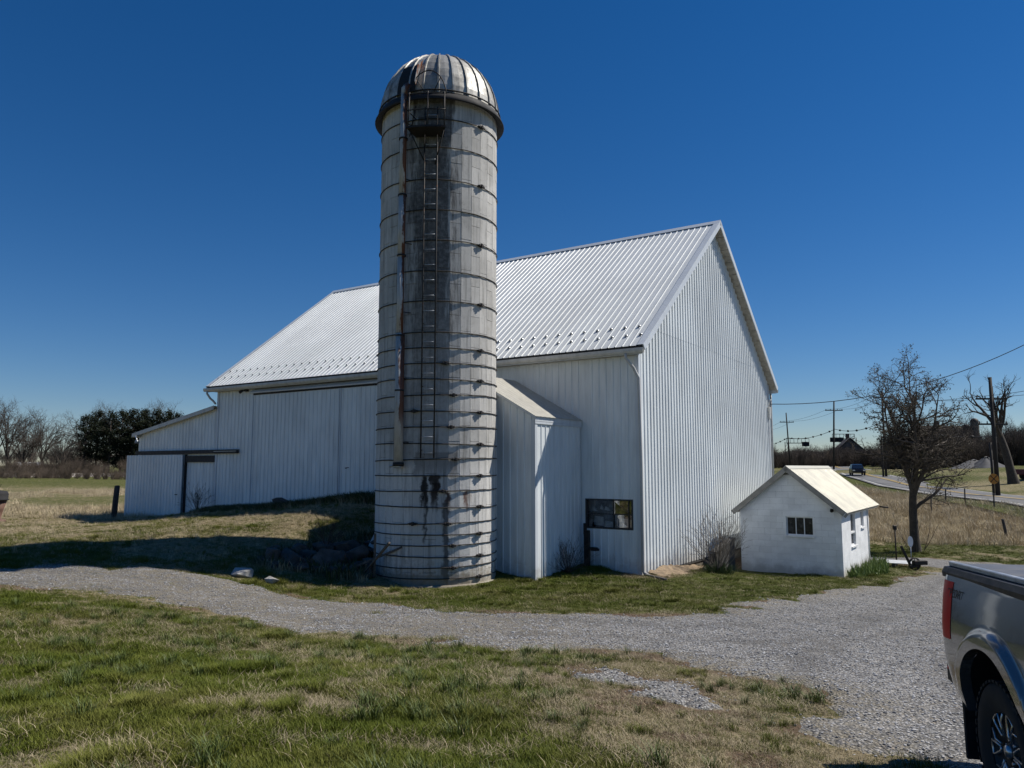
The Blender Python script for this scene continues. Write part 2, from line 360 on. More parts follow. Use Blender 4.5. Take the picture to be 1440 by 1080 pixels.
def oldf(x, y):
    left = 1 - sst(-1.5, 3.0, x); edge = 1 - sst(.1, 1.1, sdist(x, y, DRIVE)); mid_ = np.exp(-((pdist(x, y, [(-20, 16.8), (-9, 15.9), (-5, 15.2), (-2, 13.8), (1, 12.7), (4, 12.4)], False)) / .5) ** 2) * .6
    return np.clip(left * .75 + edge * .8 + mid_ * left + .12, 0, 1)
sheet('gravel_driveway', drive_m, (-40, 34, -8, 34.5), .17, old=oldf)
sheet('gravel_patch', patch_m, (-.2, 2.8, 6.4, 9.6), .08, hi=.016, old=lambda x, y: x * 0 + .1)

# ------------------------------------------------------------------ materials of the buildings
def painted_metal(name, col, rough=.42, dirt=.25, streak=True):
    t = NT(name); p = t.pos(); z = t.sep(p)[2]
    a = t.noise(t.mapv(p, (3, 3, .35)), 2.2, 5, .6); b = t.noise(p, .5, 3, .5)
    k = t.ramp(a, .35, .75, 1.04, 1 - dirt * .5); k = t.math('MULTIPLY', k, t.ramp(b, .3, .7, .94, 1.05))
    k = t.math('MULTIPLY', k, t.ramp(t.rand(), 0, 1, .965, 1.035))
    c = t.mix(1.0, col, k, 'MULTIPLY')
    if streak:
        f = t.math('MULTIPLY', t.ramp(t.noise(t.mapv(p, (6, 6, .5)), 2.5, 5, .7), .62, .85), dirt); c = t.mix(f, c, (.22, .20, .17))
    c = t.mix(t.math('MULTIPLY', t.ramp(t.math('ADD', z, t.ramp(t.noise(p, 3, 5, .7), .2, .8, -.35, .35)), -.75, -1.3), .38), c, (.24, .20, .155))
    t.set(Base_Color=c, Roughness=t.ramp(a, .2, .8, rough - .06, rough + .12)); t.b.inputs['Specular IOR Level'].default_value = .4
    t.bump(t.noise(t.mapv(p, (1, 1, .5)), 2.2, 2), .12, .02)
    return t.m
M_SIDING = painted_metal('white_steel_siding', (.68, .72, .735))
M_ROOF = painted_metal('white_steel_roofing', (.68, .70, .69), rough=.34, dirt=.14)
M_TRIM = painted_metal('white_trim', (.56, .60, .64), rough=.45, dirt=.2)
M_GUTTER = painted_metal('gutter_white', (.50, .50, .48), rough=.4, dirt=.4)
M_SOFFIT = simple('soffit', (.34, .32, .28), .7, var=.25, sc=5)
M_BLACK = simple('black_parts_and_openings', (.012, .012, .014), .8, var=.3)
M_DARKWOOD = simple('weathered_dark_wood', (.045, .043, .042), .85, var=.4, sc=8, bump=.3, bsc=50)
M_STONE = simple('foundation_stone', (.13, .115, .09), .9, var=.4, sc=3, bump=.6, bsc=18, bd=.05)
M_GLASS_D = NT('dusty_dark_glass')
M_GLASS_D.set(Base_Color=M_GLASS_D.mix(M_GLASS_D.ramp(M_GLASS_D.noise(M_GLASS_D.pos(), 9, 5, .7), .5, .8), (.012, .014, .018), (.10, .10, .10)), Roughness=M_GLASS_D.ramp(M_GLASS_D.noise(M_GLASS_D.pos(), 6, 4), .3, .7, .05, .35)); M_GLASS_D = M_GLASS_D.m
M_IRON = simple('dark_iron', (.022, .021, .021), .65, .4, var=.5, sc=14, dirt=((.09, .035, .015), 9, .55, .75))
M_ALU = simple('galvanised', (.42, .44, .46), .38, .75, var=.25, sc=6)
M_WHITE = simple('white_paint', (.72, .73, .73), .55, var=.08, sc=4)

t = NT('dusty_window_glass'); tb = t.n('ShaderNodeBsdfTransparent'); tb.inputs[0].default_value = (.62, .66, .68, 1); gl = t.n('ShaderNodeBsdfGlossy'); gl.inputs['Roughness'].default_value = .04; mx = t.n('ShaderNodeMixShader'); t.l(t.ramp(t.noise(t.pos(), 5, 4, .6), .3, .75, .10, .34), mx.inputs[0]); t.l(tb.outputs[0], mx.inputs[1]); t.l(gl.outputs[0], mx.inputs[2]); t.l(mx.outputs[0], t.out.inputs[0]); M_PANE = t.m
PITCH = .2286
def profile(x0, x1, off=0.0, h=.02, rw=(.032, .013)):
    pts = [(x0, 0)]; k = math.ceil((x0 - off + rw[0] + .004) / PITCH); 
    while True:
        c = off + k * PITCH
        if c + rw[0] + .002 >= x1: break
        pts += [(c - rw[0], 0), (c - rw[1], h), (c + rw[1], h), (c + rw[0], 0)]; k += 1
    return pts + [(x1, 0)]
def ribbed(mb, x0, x1, lo, hi, P, off=0.0, h=.02, rw=(.032, .013)):
    pr = profile(x0, x1, off, h, rw); n = len(pr)
    vs = [P(x, lo(x) if callable(lo) else lo, q) for x, q in pr] + [P(x, hi(x) if callable(hi) else hi, q) for x, q in pr]
    mb.add(vs, [(i, i + 1, n + i + 1, n + i) for i in range(n - 1)])
def panels(name, parent, mat, x0, x1, lo, hi, P, w=.9144, off=0.0, h=.02, cuts=(), rw=(.032, .013)):
    """siding or roofing sheets, each an object"""
    xs = [x0]; k = math.floor((x0 - off) / w) + 1
    while off + k * w < x1 - .05:
        if off + k * w > x0 + .05: xs.append(off + k * w)
        k += 1
    xs = sorted(set(xs + [x1] + [c for c in cuts if x0 < c < x1])); out = []
    for a, b in zip(xs[:-1], xs[1:]):
        if b - a < .004: continue
        m = MB(); ribbed(m, a - .0, b, lo, hi, P, off + .1143, h, rw); out.append(m.build(name, mat, parent))
    return out

# ------------------------------------------------------------------ barn  (local: x along the long wall, y outwards, z up)
B0 = -1.3
barn = empty('barn', (C0.x, C0.y, B0), TH, 'large white metal-sided bank barn with steep ribbed white roof behind the silo', 'barn')
EZ, SL = 6.354, .7812; RY = -6.7; RZ = EZ + 5.468
RX0, RX1 = -.3, 19.75; LX = 19.35; DY = -13.4
def zr(y): return RZ - abs(y - RY) * SL
def zground(x, y=0.1):
    q = C0 + UX * x - WX * y; return g1(q.x, q.y) - B0
# long wall facing the yard
WPX = lambda x, z, h: (x, h, z)
WIN = (.2286, 1.737, 1.195, 2.045)
lo = lambda x: zground(x) - .15
panels('siding_panel', barn, M_SIDING, 0, WIN[0], lo, 6.45, WPX)
panels('siding_panel', barn, M_SIDING, WIN[0], WIN[1], lo, WIN[2], WPX)
panels('siding_panel', barn, M_SIDING, WIN[0], WIN[1], WIN[3], 6.45, WPX)
panels('siding_panel', barn, M_SIDING, WIN[1], 6.9, lambda x: -.15 if x < 6 else zground(x) - .15, 6.45, WPX)
panels('siding_panel', barn, M_SIDING, 16.95, LX, lo, 6.45, WPX)
m = MB(); m.box(6.9, 16.95, -.06, -.02, .5, 6.45); m.build('door_opening_backing', M_DARKWOOD, barn)
# the two big sliding doors
for k, (a, b) in enumerate(((11.93, 16.95), (6.9, 11.90))):
    dp = MB(); dp.box(a, b, .02, .06, zground((a + b) / 2) + .05 if k == 0 else 1.55, 5.93)
    door = dp.build('sliding_door', M_SIDING, barn)
    lo_d = (lambda x: zground(x) + .06)
    panels('door_panel', door, M_SIDING, a, b, lo_d, 5.95, lambda x, z, h: (x, .062 + h, z))
    m = MB(); m.box(a, a + .05, .062, .094, lo_d(a), 5.95); m.build('edge_trim', M_TRIM, door)
    m = MB(); m.box(b - .05, b, .062, .094, lo_d(b), 5.95); m.build('edge_trim', M_TRIM, door)
m = MB(); m.tube([(11.48, .10, 2.9), (11.48, .16, 2.92), (11.36, .16, 2.93), (11.36, .10, 2.94)], .013, 6); m.build('door_handle', M_IRON, barn)
m = MB(); m.prism([(0.0, 5.93), (.16, 5.93), (.17, 5.97), (.02, 6.10), (0.0, 6.10)], lambda p: (6.6, p[0], p[1]), lambda p: (17.05, p[0], p[1])); m.build('door_track_cover', M_TRIM, barn)
m = MB(); m.box(6.6, 16.9, .0, .10, 5.86, 5.928); m.build('door_track', M_IRON, barn)
# gable wall facing right (plane x = 0), two tiers of sheets with a lap seam
GP = lambda y, z, h: (-h, y, z); GK = dict(h=.030, rw=(.038, .018))
panels('gable_panel', barn, M_SIDING, DY, 0, -.02, lambda y: min(7.05, zr(y) - .12), GP, off=-.02, cuts=(RY - 5.9565, RY + 5.9565), **GK)
GP2 = lambda y, z, h: (-h - .004, y, z)
SEAM = lambda y: 7.03
ya = RY - (RZ - .14 - 7.03) / SL; yb = RY + (RZ - .14 - 7.03) / SL
panels('gable_panel', barn, M_SIDING, DY, ya, lambda y: min(6.98, zr(y) - .14), lambda y: zr(y) - .10, GP2, off=-.02, **GK)
panels('gable_panel', barn, M_SIDING, ya, yb, 7.03, lambda y: zr(y) - .13, GP2, off=-.02, cuts=(RY,), **GK)
panels('gable_panel', barn, M_SIDING, yb, 0, lambda y: min(7.0, zr(y) - .14), lambda y: zr(y) - .10, GP2, off=-.02, **GK)
# back and far gable
panels('siding_panel', barn, M_SIDING, 0, LX, -.4, 6.45, lambda x, z, h: (x, DY - h, z))
panels('gable_panel', barn, M_SIDING, DY, RY, .2, lambda y: zr(y) - .12, lambda y, z, h: (LX + h, y, z))
panels('gable_panel', barn, M_SIDING, RY, 0, .2, lambda y: zr(y) - .12, lambda y, z, h: (LX + h, y, z))
# corner trims
for nm, (x, y) in (('corner_trim', (0, 0)), ('corner_trim', (0, DY)), ('corner_trim', (LX, 0))):
    sx = 1 if x == 0 else -1; sy = -1 if y == 0 else 1
    m = MB(); z0 = -.05 if x == 0 else zground(LX) - .1
    m.box(*sorted((x - sx * .027, x + sx * .10)), *sorted((y - sy * .027, y - sy * .004)), z0, 6.46)
    m.box(*sorted((x - sx * .027, x - sx * .004)), *sorted((y - sy * .0035, y + sy * .10)), z0, 6.46); m.build(nm, M_TRIM, barn)
m = MB(); m.box(.05, 19.2, -.35, -.03, -1.2, .06); m.box(.03, .35, DY + .05, -.36, -1.6, -.03); m.build('foundation', M_STONE, barn)
m = MB(); m.box(-.008, .02, DY + .1, -.12, -.09, -.022); m.build('gable_base_strip', M_DARKWOOD, barn)  # dark strip drawn along the black gap below the gable siding
# window of the long wall
wn_ = MB(); x0, x1, z0, z1 = WIN
for a, b, c, d in ((x0, x1, z0, z0 + .045), (x0, x1, z1 - .045, z1), (x0, x0 + .045, z0 + .045, z1 - .045), (x1 - .045, x1, z0 + .045, z1 - .045)): wn_.box(a, b, -.10, .012, c, d)
win = wn_.build('window', M_DARKWOOD, barn)
xm = [x0 + .045, x0 + .15, x0 + .63, x1 - .045]; zm = z0 + .42
for i, xx in enumerate(xm[1:-1]): m = MB(); m.box(xx - .015, xx + .015, -.085, -.03, z0 + .045, z1 - .045); m.build('mullion', M_DARKWOOD, win)
m = MB(); m.box(x0 + .045, x1 - .045, -.08, -.035, zm - .014, zm + .014); m.build('glazing_bar', M_DARKWOOD, win)
for i in range(3):
    for (c, d) in ((z0 + .045, zm - .014), (zm + .014, z1 - .045)):
        m = MB(); tl = rng.uniform(-.012, .012); m.add([(xm[i], -.06 + tl, c), (xm[i + 1], -.06 - tl, c), (xm[i + 1], -.06 - tl * .5, d), (xm[i], -.06 + tl * .4, d)], [(0, 1, 2, 3)]); m.build('pane', M_PANE, win)
# things standing inside behind the window, seen dimly
m = MB(); m.box(.03, x1 + .3, -1.2, -1.15, z0 - 1.0, z1 + .6); m.build('inner_wall', M_DARKWOOD, barn)

M_PALE = simple('stored_pale_things', (.62, .62, .60), .8, var=.3, sc=9)
for a, b, c, d, y_ in ((x0 + .10, x0 + .55, z0 + .05, z0 + .30, -.22), (x0 + .70, x0 + 1.0, z0 + .02, z0 + .22, -.2), (x0 + 1.05, x0 + 1.40, z0 + .06, z0 + .34, -.3), (x0 + .85, x0 + 1.02, z0 + .50, z0 + .62, -.25), (x0 + 1.25, x0 + 1.42, z0 + .48, z0 + .60, -.22), (x0 + 1.08, x0 + 1.18, z0 + .52, z0 + .66, -.28)):
    m = MB(); m.prism([(a, c), (b, c + .02), (b - .03, d), (a + .05, d - .03)], lambda p: (p[0], y_, p[1]), lambda p: (p[0], y_ - .05, p[1])); m.build('stored_thing', M_PALE, barn)

# roof sheets on both slopes
rl = math.hypot(7.0, 5.468); sy_, sz_ = 7.0 / rl, 5.468 / rl
def RP(side):
    def f(x, s, h):
        y = .3 - s * sy_; z = EZ + s * sz_; ny_, nz_ = sz_, sy_
        y += ny_ * h; z += nz_ * h
        return (x, y, z) if side > 0 else (x, 2 * RY - y, z)
    return f
for side in (1, -1):
    panels('roof_panel', barn, M_ROOF, RX0 + .0, RX1, 0, rl, RP(side), h=.022, rw=(.020, .009))
    m = MB(); P_ = RP(side)
    m.add([P_(RX0, 0.02, -.02), P_(RX1, 0.02, -.02), P_(RX1, rl, -.02), P_(RX0, rl, -.02)], [(0, 1, 2, 3)])
    m.build('roof_deck', M_DARKWOOD, barn)
    # rake trims and soffit on both gable ends
    for xx, sg in ((RX0, -1), (RX1, 1)):
        m = MB(); q = [(0, .034), (.0, -.15)]
        a, b = xx, xx + sg * .03
        vs = [P_(a, -.02, .034), P_(b, -.02, .034), P_(b, -.02, -.15), P_(a, -.02, -.15), P_(a, rl, .034), P_(b, rl, .034), P_(b, rl, -.15), P_(a, rl, -.15)]
        m.add(vs, [(0, 1, 2, 3), (4, 7, 6, 5), (0, 4, 5, 1), (1, 5, 6, 2), (2, 6, 7, 3), (3, 7, 4, 0)])
        a2 = xx - sg * .17
        m.add([P_(a2, -.02, .036), P_(b, -.02, .037), P_(b, rl, .037), P_(a2, rl, .036), P_(a2, -.02, .03), P_(a2, rl, .03)], [(0, 1, 2, 3), (0, 3, 5, 4)])
        m.build('rake_trim', M_TRIM, barn)
        inn = 0 if sg < 0 else LX
        n = 30
        for k in range(n):
            s0, s1 = rl * k / n + .006, rl * (k + 1) / n - .006; dz = .006 * (k % 2)
            m = MB(); m.add([P_(xx, s0, -.13 - dz), P_(inn, s0, -.13 - dz), P_(inn, s1, -.13 - dz), P_(xx, s1, -.13 - dz), P_(xx, s0, -.10), P_(inn, s0, -.10), P_(inn, s1, -.10), P_(xx, s1, -.10)],
                  [(0, 1, 2, 3), (4, 7, 6, 5), (0, 4, 5, 1), (1, 5, 6, 2), (2, 6, 7, 3), (3, 7, 4, 0)])
            m.build('soffit_board', M_SOFFIT, barn)
    # eave: closure strip, fascia, gutter
    s_ = 1 if side > 0 else -1; yy = lambda y: y if side > 0 else 2 * RY - y
    m = MB(); m.prism([(.285, EZ - .012), (.285, EZ - .06), (.25, EZ - .06), (.25, EZ - .012)], lambda p: (RX0 + .01, yy(p[0]), p[1]), lambda p: (RX1 - .01, yy(p[0]), p[1])); m.build('eave_closure', M_BLACK, barn)
    m = MB(); m.prism([(.27, EZ - .06), (.27, EZ - .24), (.245, EZ - .24), (.245, EZ - .06)], lambda p: (RX0 + .04, yy(p[0]), p[1]), lambda p: (RX1 - .04, yy(p[0]), p[1])); m.build('fascia', M_TRIM, barn)
    m = MB(); m.prism([(.245, EZ - .22), (.245, EZ - .235), (0.0, EZ - .235), (.0, EZ - .22)], lambda p: (RX0 + .3, yy(p[0]), p[1]), lambda p: (RX1 - .3, yy(p[0]), p[1])); m.build('eave_soffit', M_SOFFIT, barn)
    gp = [(.275, EZ - .075), (.275, EZ - .215), (.35, EZ - .215), (.385, EZ - .155), (.385, EZ - .075), (.378, EZ - .075), (.378, EZ - .15), (.345, EZ - .205), (.283, EZ - .205), (.283, EZ - .075)]
    m = MB(); m.prism(gp, lambda p: (RX0 - .02, yy(p[0]), p[1]), lambda p: (RX1 + .12, yy(p[0]), p[1])); m.build('gutter', M_GUTTER, barn)
m = MB(); m.prism([(RY - .17, RZ - .095), (RY, RZ + .055), (RY + .17, RZ - .095), (RY + .17, RZ - .085), (RY, RZ + .068), (RY - .17, RZ - .085)], lambda p: (RX0 - .03, p[0], p[1]), lambda p: (RX1 + .03, p[0], p[1])); m.build('ridge_cap', M_TRIM, barn)
# snow guards: two staggered rows
sg = MB(); n = 8
pts = [(math.cos(math.pi * k / n) * .055, math.sin(math.pi * k / n) * .055) for k in range(n + 1)]
sg.prism(pts, lambda p: (p[0], -.012, p[1]), lambda p: (p[0], .012, p[1])); sg.box(-.04, .04, .012, .09, -.004, .008)
sgm = sg.mesh('snow_guard')
ang = math.atan2(5.468, 7.0)
for row, s0 in ((0, .62), (1, 1.15)):
    for k in range(44):
        x = RX0 + .28 + k * .4572 + (.2286 if row else 0)
        if x > RX1 - .1: continue
        P_ = RP(1)(x, s0, .002); o = link('snow_guard', sgm, M_ALU, barn, P_, (-ang, 0, 0))
# downspouts
def spout(name, pts, r=.045): m = MB(); m.tube(pts, r, 8); return m.build(name, M_GUTTER, barn)
spout('downspout', [(.22, .34, EZ - .21), (.22, .34, EZ - .34), (.06, .16, EZ - .62), (.02, .10, EZ - .75), (-.06, .09, EZ - .9), (-.075, .06, 3.0), (-.075, .06, .12), (-.10, .06, .06), (-.28, .07, -.02)])
spout('downspout', [(RX1 - .1, .34, EZ - .21), (RX1 - .1, .34, EZ - .30), (RX1 - .16, .22, EZ - .5), (LX + .2, .10, EZ - .6), (LX + .07, .08, EZ - .72), (LX + .07, .08, 5.6)])
spout('downspout', [(.0, 2 * RY - .33, EZ - .21), (-.02, 2 * RY - .28, EZ - .45), (-.06, DY - .12, EZ - .6), (-.06, DY - .06, 1.0)])
# flood light and junction box under the eave
m = MB(); m.cbox(17.25, 17.42, .05, .17, 6.03, 6.12, .015); m.tube([(17.45, .03, 6.1), (17.45, .12, 6.08), (17.5, .2, 6.04)], .03, 8); m.tube([(17.5, .17, 6.07), (17.52, .30, 5.99)], [.04, .065], 10); m.build('flood_light', M_IRON, barn)
m = MB(); m.cbox(-.10, -.01, DY + .05, DY + .28, 5.0, 5.5, .01); m.tube([(-.06, DY + .1, 5.5), (-.06, DY + .1, 5.75), (-.10, DY - .02, 5.9)], .025, 6); m.build('meter_box', M_GUTTER, barn)

# lean-to at the far end of the long wall, same siding, shed roof falling away from the barn
LT0, LT1 = LX + .0, 25.27; zt = lambda x: 5.50 - (x - LX) * .170
panels('lean_to_panel', barn, M_SIDING, LT0 + .12, LT1, lambda x: zground(x) - .15, lambda x: zt(x) - .05, lambda x, z, h: (x, h - .03, z), cuts=(19.9,))
panels('lean_to_panel', barn, M_SIDING, DY, -.03, -.2, zt(LT1) - .05, lambda y, z, h: (LT1 + h, y, z))
panels('lean_to_panel', barn, M_SIDING, LT0, LT1, .2, lambda x: zt(x) - .05, lambda x, z, h: (x, DY - h, z))
panels('lean_to_roof_panel', barn, M_ROOF, DY - .2, .2, LT0, LT1 + .22, lambda y, x, h: (x, y, zt(x) + .02 + h))
m = MB(); m.add([(LT0, .205, zt(LT0) + .045), (LT1 + .22, .205, zt(LT1 + .22) + .045), (LT1 + .22, .205, zt(LT1 + .22) - .12), (LT0, .205, zt(LT0) - .12), (LT0, .18, zt(LT0) + .045), (LT1 + .22, .18, zt(LT1 + .22) + .045), (LT1 + .22, .18, zt(LT1 + .22) - .12), (LT0, .18, zt(LT0) - .12)],
      [(0, 1, 2, 3), (4, 7, 6, 5), (0, 4, 5, 1), (1, 5, 6, 2), (2, 6, 7, 3)]); m.build('lean_to_fascia', M_GUTTER, barn)
m = MB(); m.box(LT1 + .02, LT1 + .2, .0, .18, zt(LT1) - .16, zt(LT1) - .10); m.build('lean_to_soffit', M_GUTTER, barn)
m = MB(); m.box(17.77, 25.2, .04, .15, 3.52, 3.68); dt_ = m.build('lean_to_door_track', M_DARKWOOD, barn)
m = MB(); m.box(17.8, 19.3, .151, .16, 3.60, 3.615); m.build('track_rail', M_ALU, dt_)
m = MB(); m.box(19.38, 21.4, .012, .05, 3.16, 3.44); m.build('header_board', M_DARKWOOD, barn)
m = MB(); m.box(21.36, 21.5, .0, .03, .7, 3.5); m.build('door_gap_dark', M_BLACK, barn)  # solid black strip standing in for the unlit opening beside the door
dr = MB(); dr.box(21.47, 25.85, .13, .17, zground(23.6) - .1, 3.47); dr = dr.build('lean_to_sliding_door', M_SIDING, barn)
panels('door_panel', dr, M_SIDING, 21.47, 25.85, lambda x: zground(x) - .06, 3.49, lambda x, z, h: (x, .172 + h, z))
m = MB(); m.box(21.72, 21.86, .172, .21, 1.75, 1.78); m.build('door_handle', M_IRON, dr)
# gooseneck lamp on the lean-to corner
m = MB(); m.cbox(25.05, 25.2, 0.0, .12, 4.32, 4.44, .02); m.build('lamp_bracket', M_ALU, barn)
m = MB(); m.tube([(25.12, .1, 4.38), (25.0, .25, 4.38), (24.75, .45, 4.36), (24.5, .55, 4.28), (24.35, .6, 4.15)], .028, 8); m.tube([(24.36, .6, 4.16), (24.32, .61, 4.06)], [.05, .11], 10); m.build('gooseneck_lamp', M_ALU, barn)

M_FROOF = painted_metal('old_cream_roofing', (.40, .385, .335), rough=.5, dirt=.4)
# ------------------------------------------------------------------ feed room between silo and barn
fr = empty('feed_room', tuple((C0 + UX * 1.87)[:2]) + (B0,), TH, 'small white metal-sided feed room with sloping roof squeezed between silo and barn', 'shed')
FW, FD = 4.6, 2.56          # along x, outwards
zf = lambda x: 4.28 + min(x, FW - x if x > FW / 2 + .3 else x) * .545
zf = lambda x: 4.30 + x * .56 if x < 2.3 else 4.30 + 2.3 * .56 - (x - 2.3) * .56
panels('siding_panel', fr, M_SIDING, 0, 2.3, -.15, lambda x: zf(x) - .03, lambda x, z, h: (x, FD + h, z))
panels('siding_panel', fr, M_SIDING, 2.3, FW, -.15, lambda x: zf(x) - .03, lambda x, z, h: (x, FD + h, z))
panels('siding_panel', fr, M_SIDING, .02, FD, -.15, 4.27, lambda y, z, h: (-h, y, z), off=.06)
panels('siding_panel', fr, M_SIDING, .02, FD, -.15, 4.27, lambda y, z, h: (FW + h, y, z))
for a, b in ((-.10, 2.3), (2.3, FW + .1)):
    panels('roof_panel', fr, M_FROOF, .03, FD + .10, a, b, lambda y, x, h: (x, y, zf(x) + .06 + h * .35))
m = MB(); m.prism([(-.02, 4.33), (-.02, 4.18), (-.05, 4.18), (-.05, 4.33)], lambda p: (p[0], .03, p[1]), lambda p: (p[0], FD + .06, p[1])); m.build('fascia', M_TRIM, fr)
m = MB(); m.box(-.045, -.022, .03, FD + .04, 4.11, 4.175); m.build('frieze', M_TRIM, fr)
for a, b in ((-.08, 2.3), (2.3, FW + .08)):
    m = MB(); m.add([(a, FD + .07, zf(a) + .055), (b, FD + .07, zf(b) + .055), (b, FD + .07, zf(b) - .03), (a, FD + .07, zf(a) - .03), (a, FD + .03, zf(a) + .055), (b, FD + .03, zf(b) + .055), (b, FD + .03, zf(b) - .03), (a, FD + .03, zf(a) - .03)], [(0, 1, 2, 3), (4, 7, 6, 5), (0, 4, 5, 1), (3, 2, 6, 7)]); m.build('rake_board', M_TRIM, fr)
m = MB(); m.box(-.03, .10, FD + .004, FD + .028, -.15, 4.2); m.box(-.03, -.004, FD - .09, FD + .003, -.15, 4.2); m.build('corner_trim', M_TRIM, fr)

# ------------------------------------------------------------------ silo
SC = Vector((-2.04, 20.6, -1.33)); SR = 1.6
silo = empty('silo', SC, 0, 'tall weathered concrete stave silo with ribbed metal dome, black hoops and ladder', 'silo')
FA = math.atan2(-SC.y, -SC.x)                        # direction to the yard side
LT = Vector((-math.sin(FA), math.cos(FA), 0))        # to the right as seen from the yard
def ang_of(lat): return FA + math.asin(max(-1, min(1, lat / SR)))
def pol(a, r, z): return (math.cos(a) * r, math.sin(a) * r, z)
t = NT('silo_concrete'); p = t.n('ShaderNodeVectorMath', operation='SUBTRACT'); t.l(t.pos(), p.inputs[0]); p.inputs[1].default_value = tuple(SC); p = p.outputs[0]
s = t.sep(p); z = s[2]
lat = t.math('ADD', t.math('MULTIPLY', s[0], LT.x), t.math('MULTIPLY', s[1], LT.y)); dep = t.math('ADD', t.math('MULTIPLY', s[0], math.cos(FA)), t.math('MULTIPLY', s[1], math.sin(FA)))
front = t.ramp(dep, .2, .6)
st = t.noise(t.mapv(p, (5, 5, .28)), 2.4, 6, .65); gr = t.noise(p, 9, 6, .7); bl = t.noise(p, 1.1, 4, .6)
c = t.mix(t.ramp(bl, .3, .7), (.40, .392, .37), (.52, .51, .485))
c = t.mix(1.0, c, t.ramp(t.rand(), 0, 1, .92, 1.07), 'MULTIPLY')
c = t.mix(t.ramp(z, 3.4, 2.8), c, t.mix(t.ramp(gr, .3, .7), (.54, .53, .51), (.64, .63, .60)))        # whitewashed foot
c = t.mix(t.ramp(st, .48, .74, 0, .70), c, (.13, .125, .115))                                        # rain streaks
c = t.mix(t.ramp(gr, .52, .75, 0, .35), c, (.12, .115, .10))
def band(v, a, b, e): return t.math('MULTIPLY', t.ramp(v, a - e, a + e), t.ramp(v, b + e, b - e))
# soot under the platform along the ladder
wob = t.math('ADD', lat, t.ramp(t.noise(t.mapv(p, (4, 4, .5)), 2, 5, .7), .2, .8, -.28, .28))
soot = t.math('MULTIPLY', band(wob, -.68, .34, .16), t.math('MULTIPLY', front, t.ramp(z, 3.2, 8.5, .22, .86)))
c = t.mix(t.math('MULTIPLY', soot, t.ramp(gr, .2, .6, .55, 1)), c, (.045, .043, .042))
# streaks under each hoop
# black seepage and rust near the foot
jz = t.math('ADD', z, t.ramp(t.noise(t.mapv(p, (7, 7, 1)), 2, 4), .2, .8, -.14, .14)); jl = t.math('ADD', lat, t.ramp(t.noise(p, 5, 4), .2, .8, -.06, .06))
for a, b, z0, z1, col, k in ((-.37, -.22, 2.02, 2.76, (.014, .013, .012), .96), (-.30, -.23, 1.2, 2.3, (.03, .028, .026), .8), (-.17, .09, 2.40, 2.79, (.016, .012, .010), .96), (-.10, .06, 1.98, 2.6, (.02, .014, .011), .93), (.24, .36, 1.98, 2.36, (.05, .018, .010), .9), (.70, .80, 2.0, 2.38, (.12, .04, .018), .85), (.80, .88, 2.1, 2.38, (.16, .09, .05), .5), (.18, .32, .2, 2.1, (.045, .042, .04), .75), (-1.2, .9, -.2, .35, (.07, .065, .055), .45), (-.55, .5, 2.75, 3.35, (.10, .095, .09), .55)):
    f = t.math('MULTIPLY', t.math('MULTIPLY', band(jl, a, b, .035), t.math('MULTIPLY', t.ramp(jz, z0 - .22, z0 + .22), t.ramp(z, z1 + .03, z1 - .03))), t.math('MULTIPLY', front, k)); c = t.mix(f, c, col)
c = t.mix(t.math('MULTIPLY', t.ramp(t.math('ADD', z, t.ramp(gr, .2, .8, -.3, .3)), .75, .05), .75), c, t.mix(gr, (.16, .12, .06), (.30, .26, .19)))
t.set(Base_Color=c, Roughness=.9); t.b.inputs['Specular IOR Level'].default_value = .25
t.bump(t.noise(p, 30, 6, .7), .35, .02); M_SILO = t.m

NS = 34; SH = .806; ZT = 12.72; WS = 2 * SR * math.tan(math.pi / NS)
def stave_mesh(h):
    m = MB(); w = WS / 2 - .0012; m.add([(-.075, -w * .95, .003), (-.075, w * .95, .003), (-.075, w * .95, h - .003), (-.075, -w * .95, h - .003), (-.006, -w, .003), (-.006, w, .003), (-.006, w, h - .003), (-.006, -w, h - .003), (0, -w + .003, .005), (0, w - .003, .005), (0, w - .003, h - .005), (0, -w + .003, h - .005)],
        [(0, 3, 2, 1), (0, 1, 5, 4), (1, 2, 6, 5), (2, 3, 7, 6), (3, 0, 4, 7), (4, 5, 9, 8), (5, 6, 10, 9), (6, 7, 11, 10), (7, 4, 8, 11), (8, 9, 10, 11)]); return m
full = stave_mesh(SH).mesh('stave'); half = stave_mesh(SH / 2).mesh('stave_half'); last = stave_mesh(ZT - 15 * SH).mesh('stave_top'); last2 = stave_mesh(ZT - 15.5 * SH).mesh('stave_top')
back = MB()
for k in range(NS):
    a = FA + (k + .5) * 2 * math.pi / NS; da = (a - FA + math.pi) % (2 * math.pi) - math.pi
    vis = abs(da) < R(90)
    zz = 0.0; seq = []
    if k % 2: seq.append((half, 0)); zz = SH / 2
    while zz + SH <= ZT + .001 and len(seq) < 20: seq.append((full, zz)); zz += SH
    seq.append((last if k % 2 == 0 else last2, zz))
    for me_, z_ in seq:
        r_ = SR + rng.uniform(-.003, .003)
        if vis: link('stave', me_, M_SILO, silo, pol(a, r_, z_), (0, 0, a))
        else:
            ca, sa = math.cos(a), math.sin(a); back.add([(ca * (r_ + v.co.x) - sa * v.co.y, sa * (r_ + v.co.x) + ca * v.co.y, z_ + v.co.z) for v in me_.vertices], [tuple(q.vertices) for q in me_.polygons])
tag(back.build('back_staves', M_SILO, silo), kind='stuff')
m = MB(); m.lathe([(1.52, .0), (1.52, ZT)], 34); m.build('inner_lining', M_BLACK, silo)
m = MB(); m.lathe([(1.70, -.25), (1.70, .06), (1.66, .10), (1.58, .10)], 40); m.build('footing', M_SILO, silo)
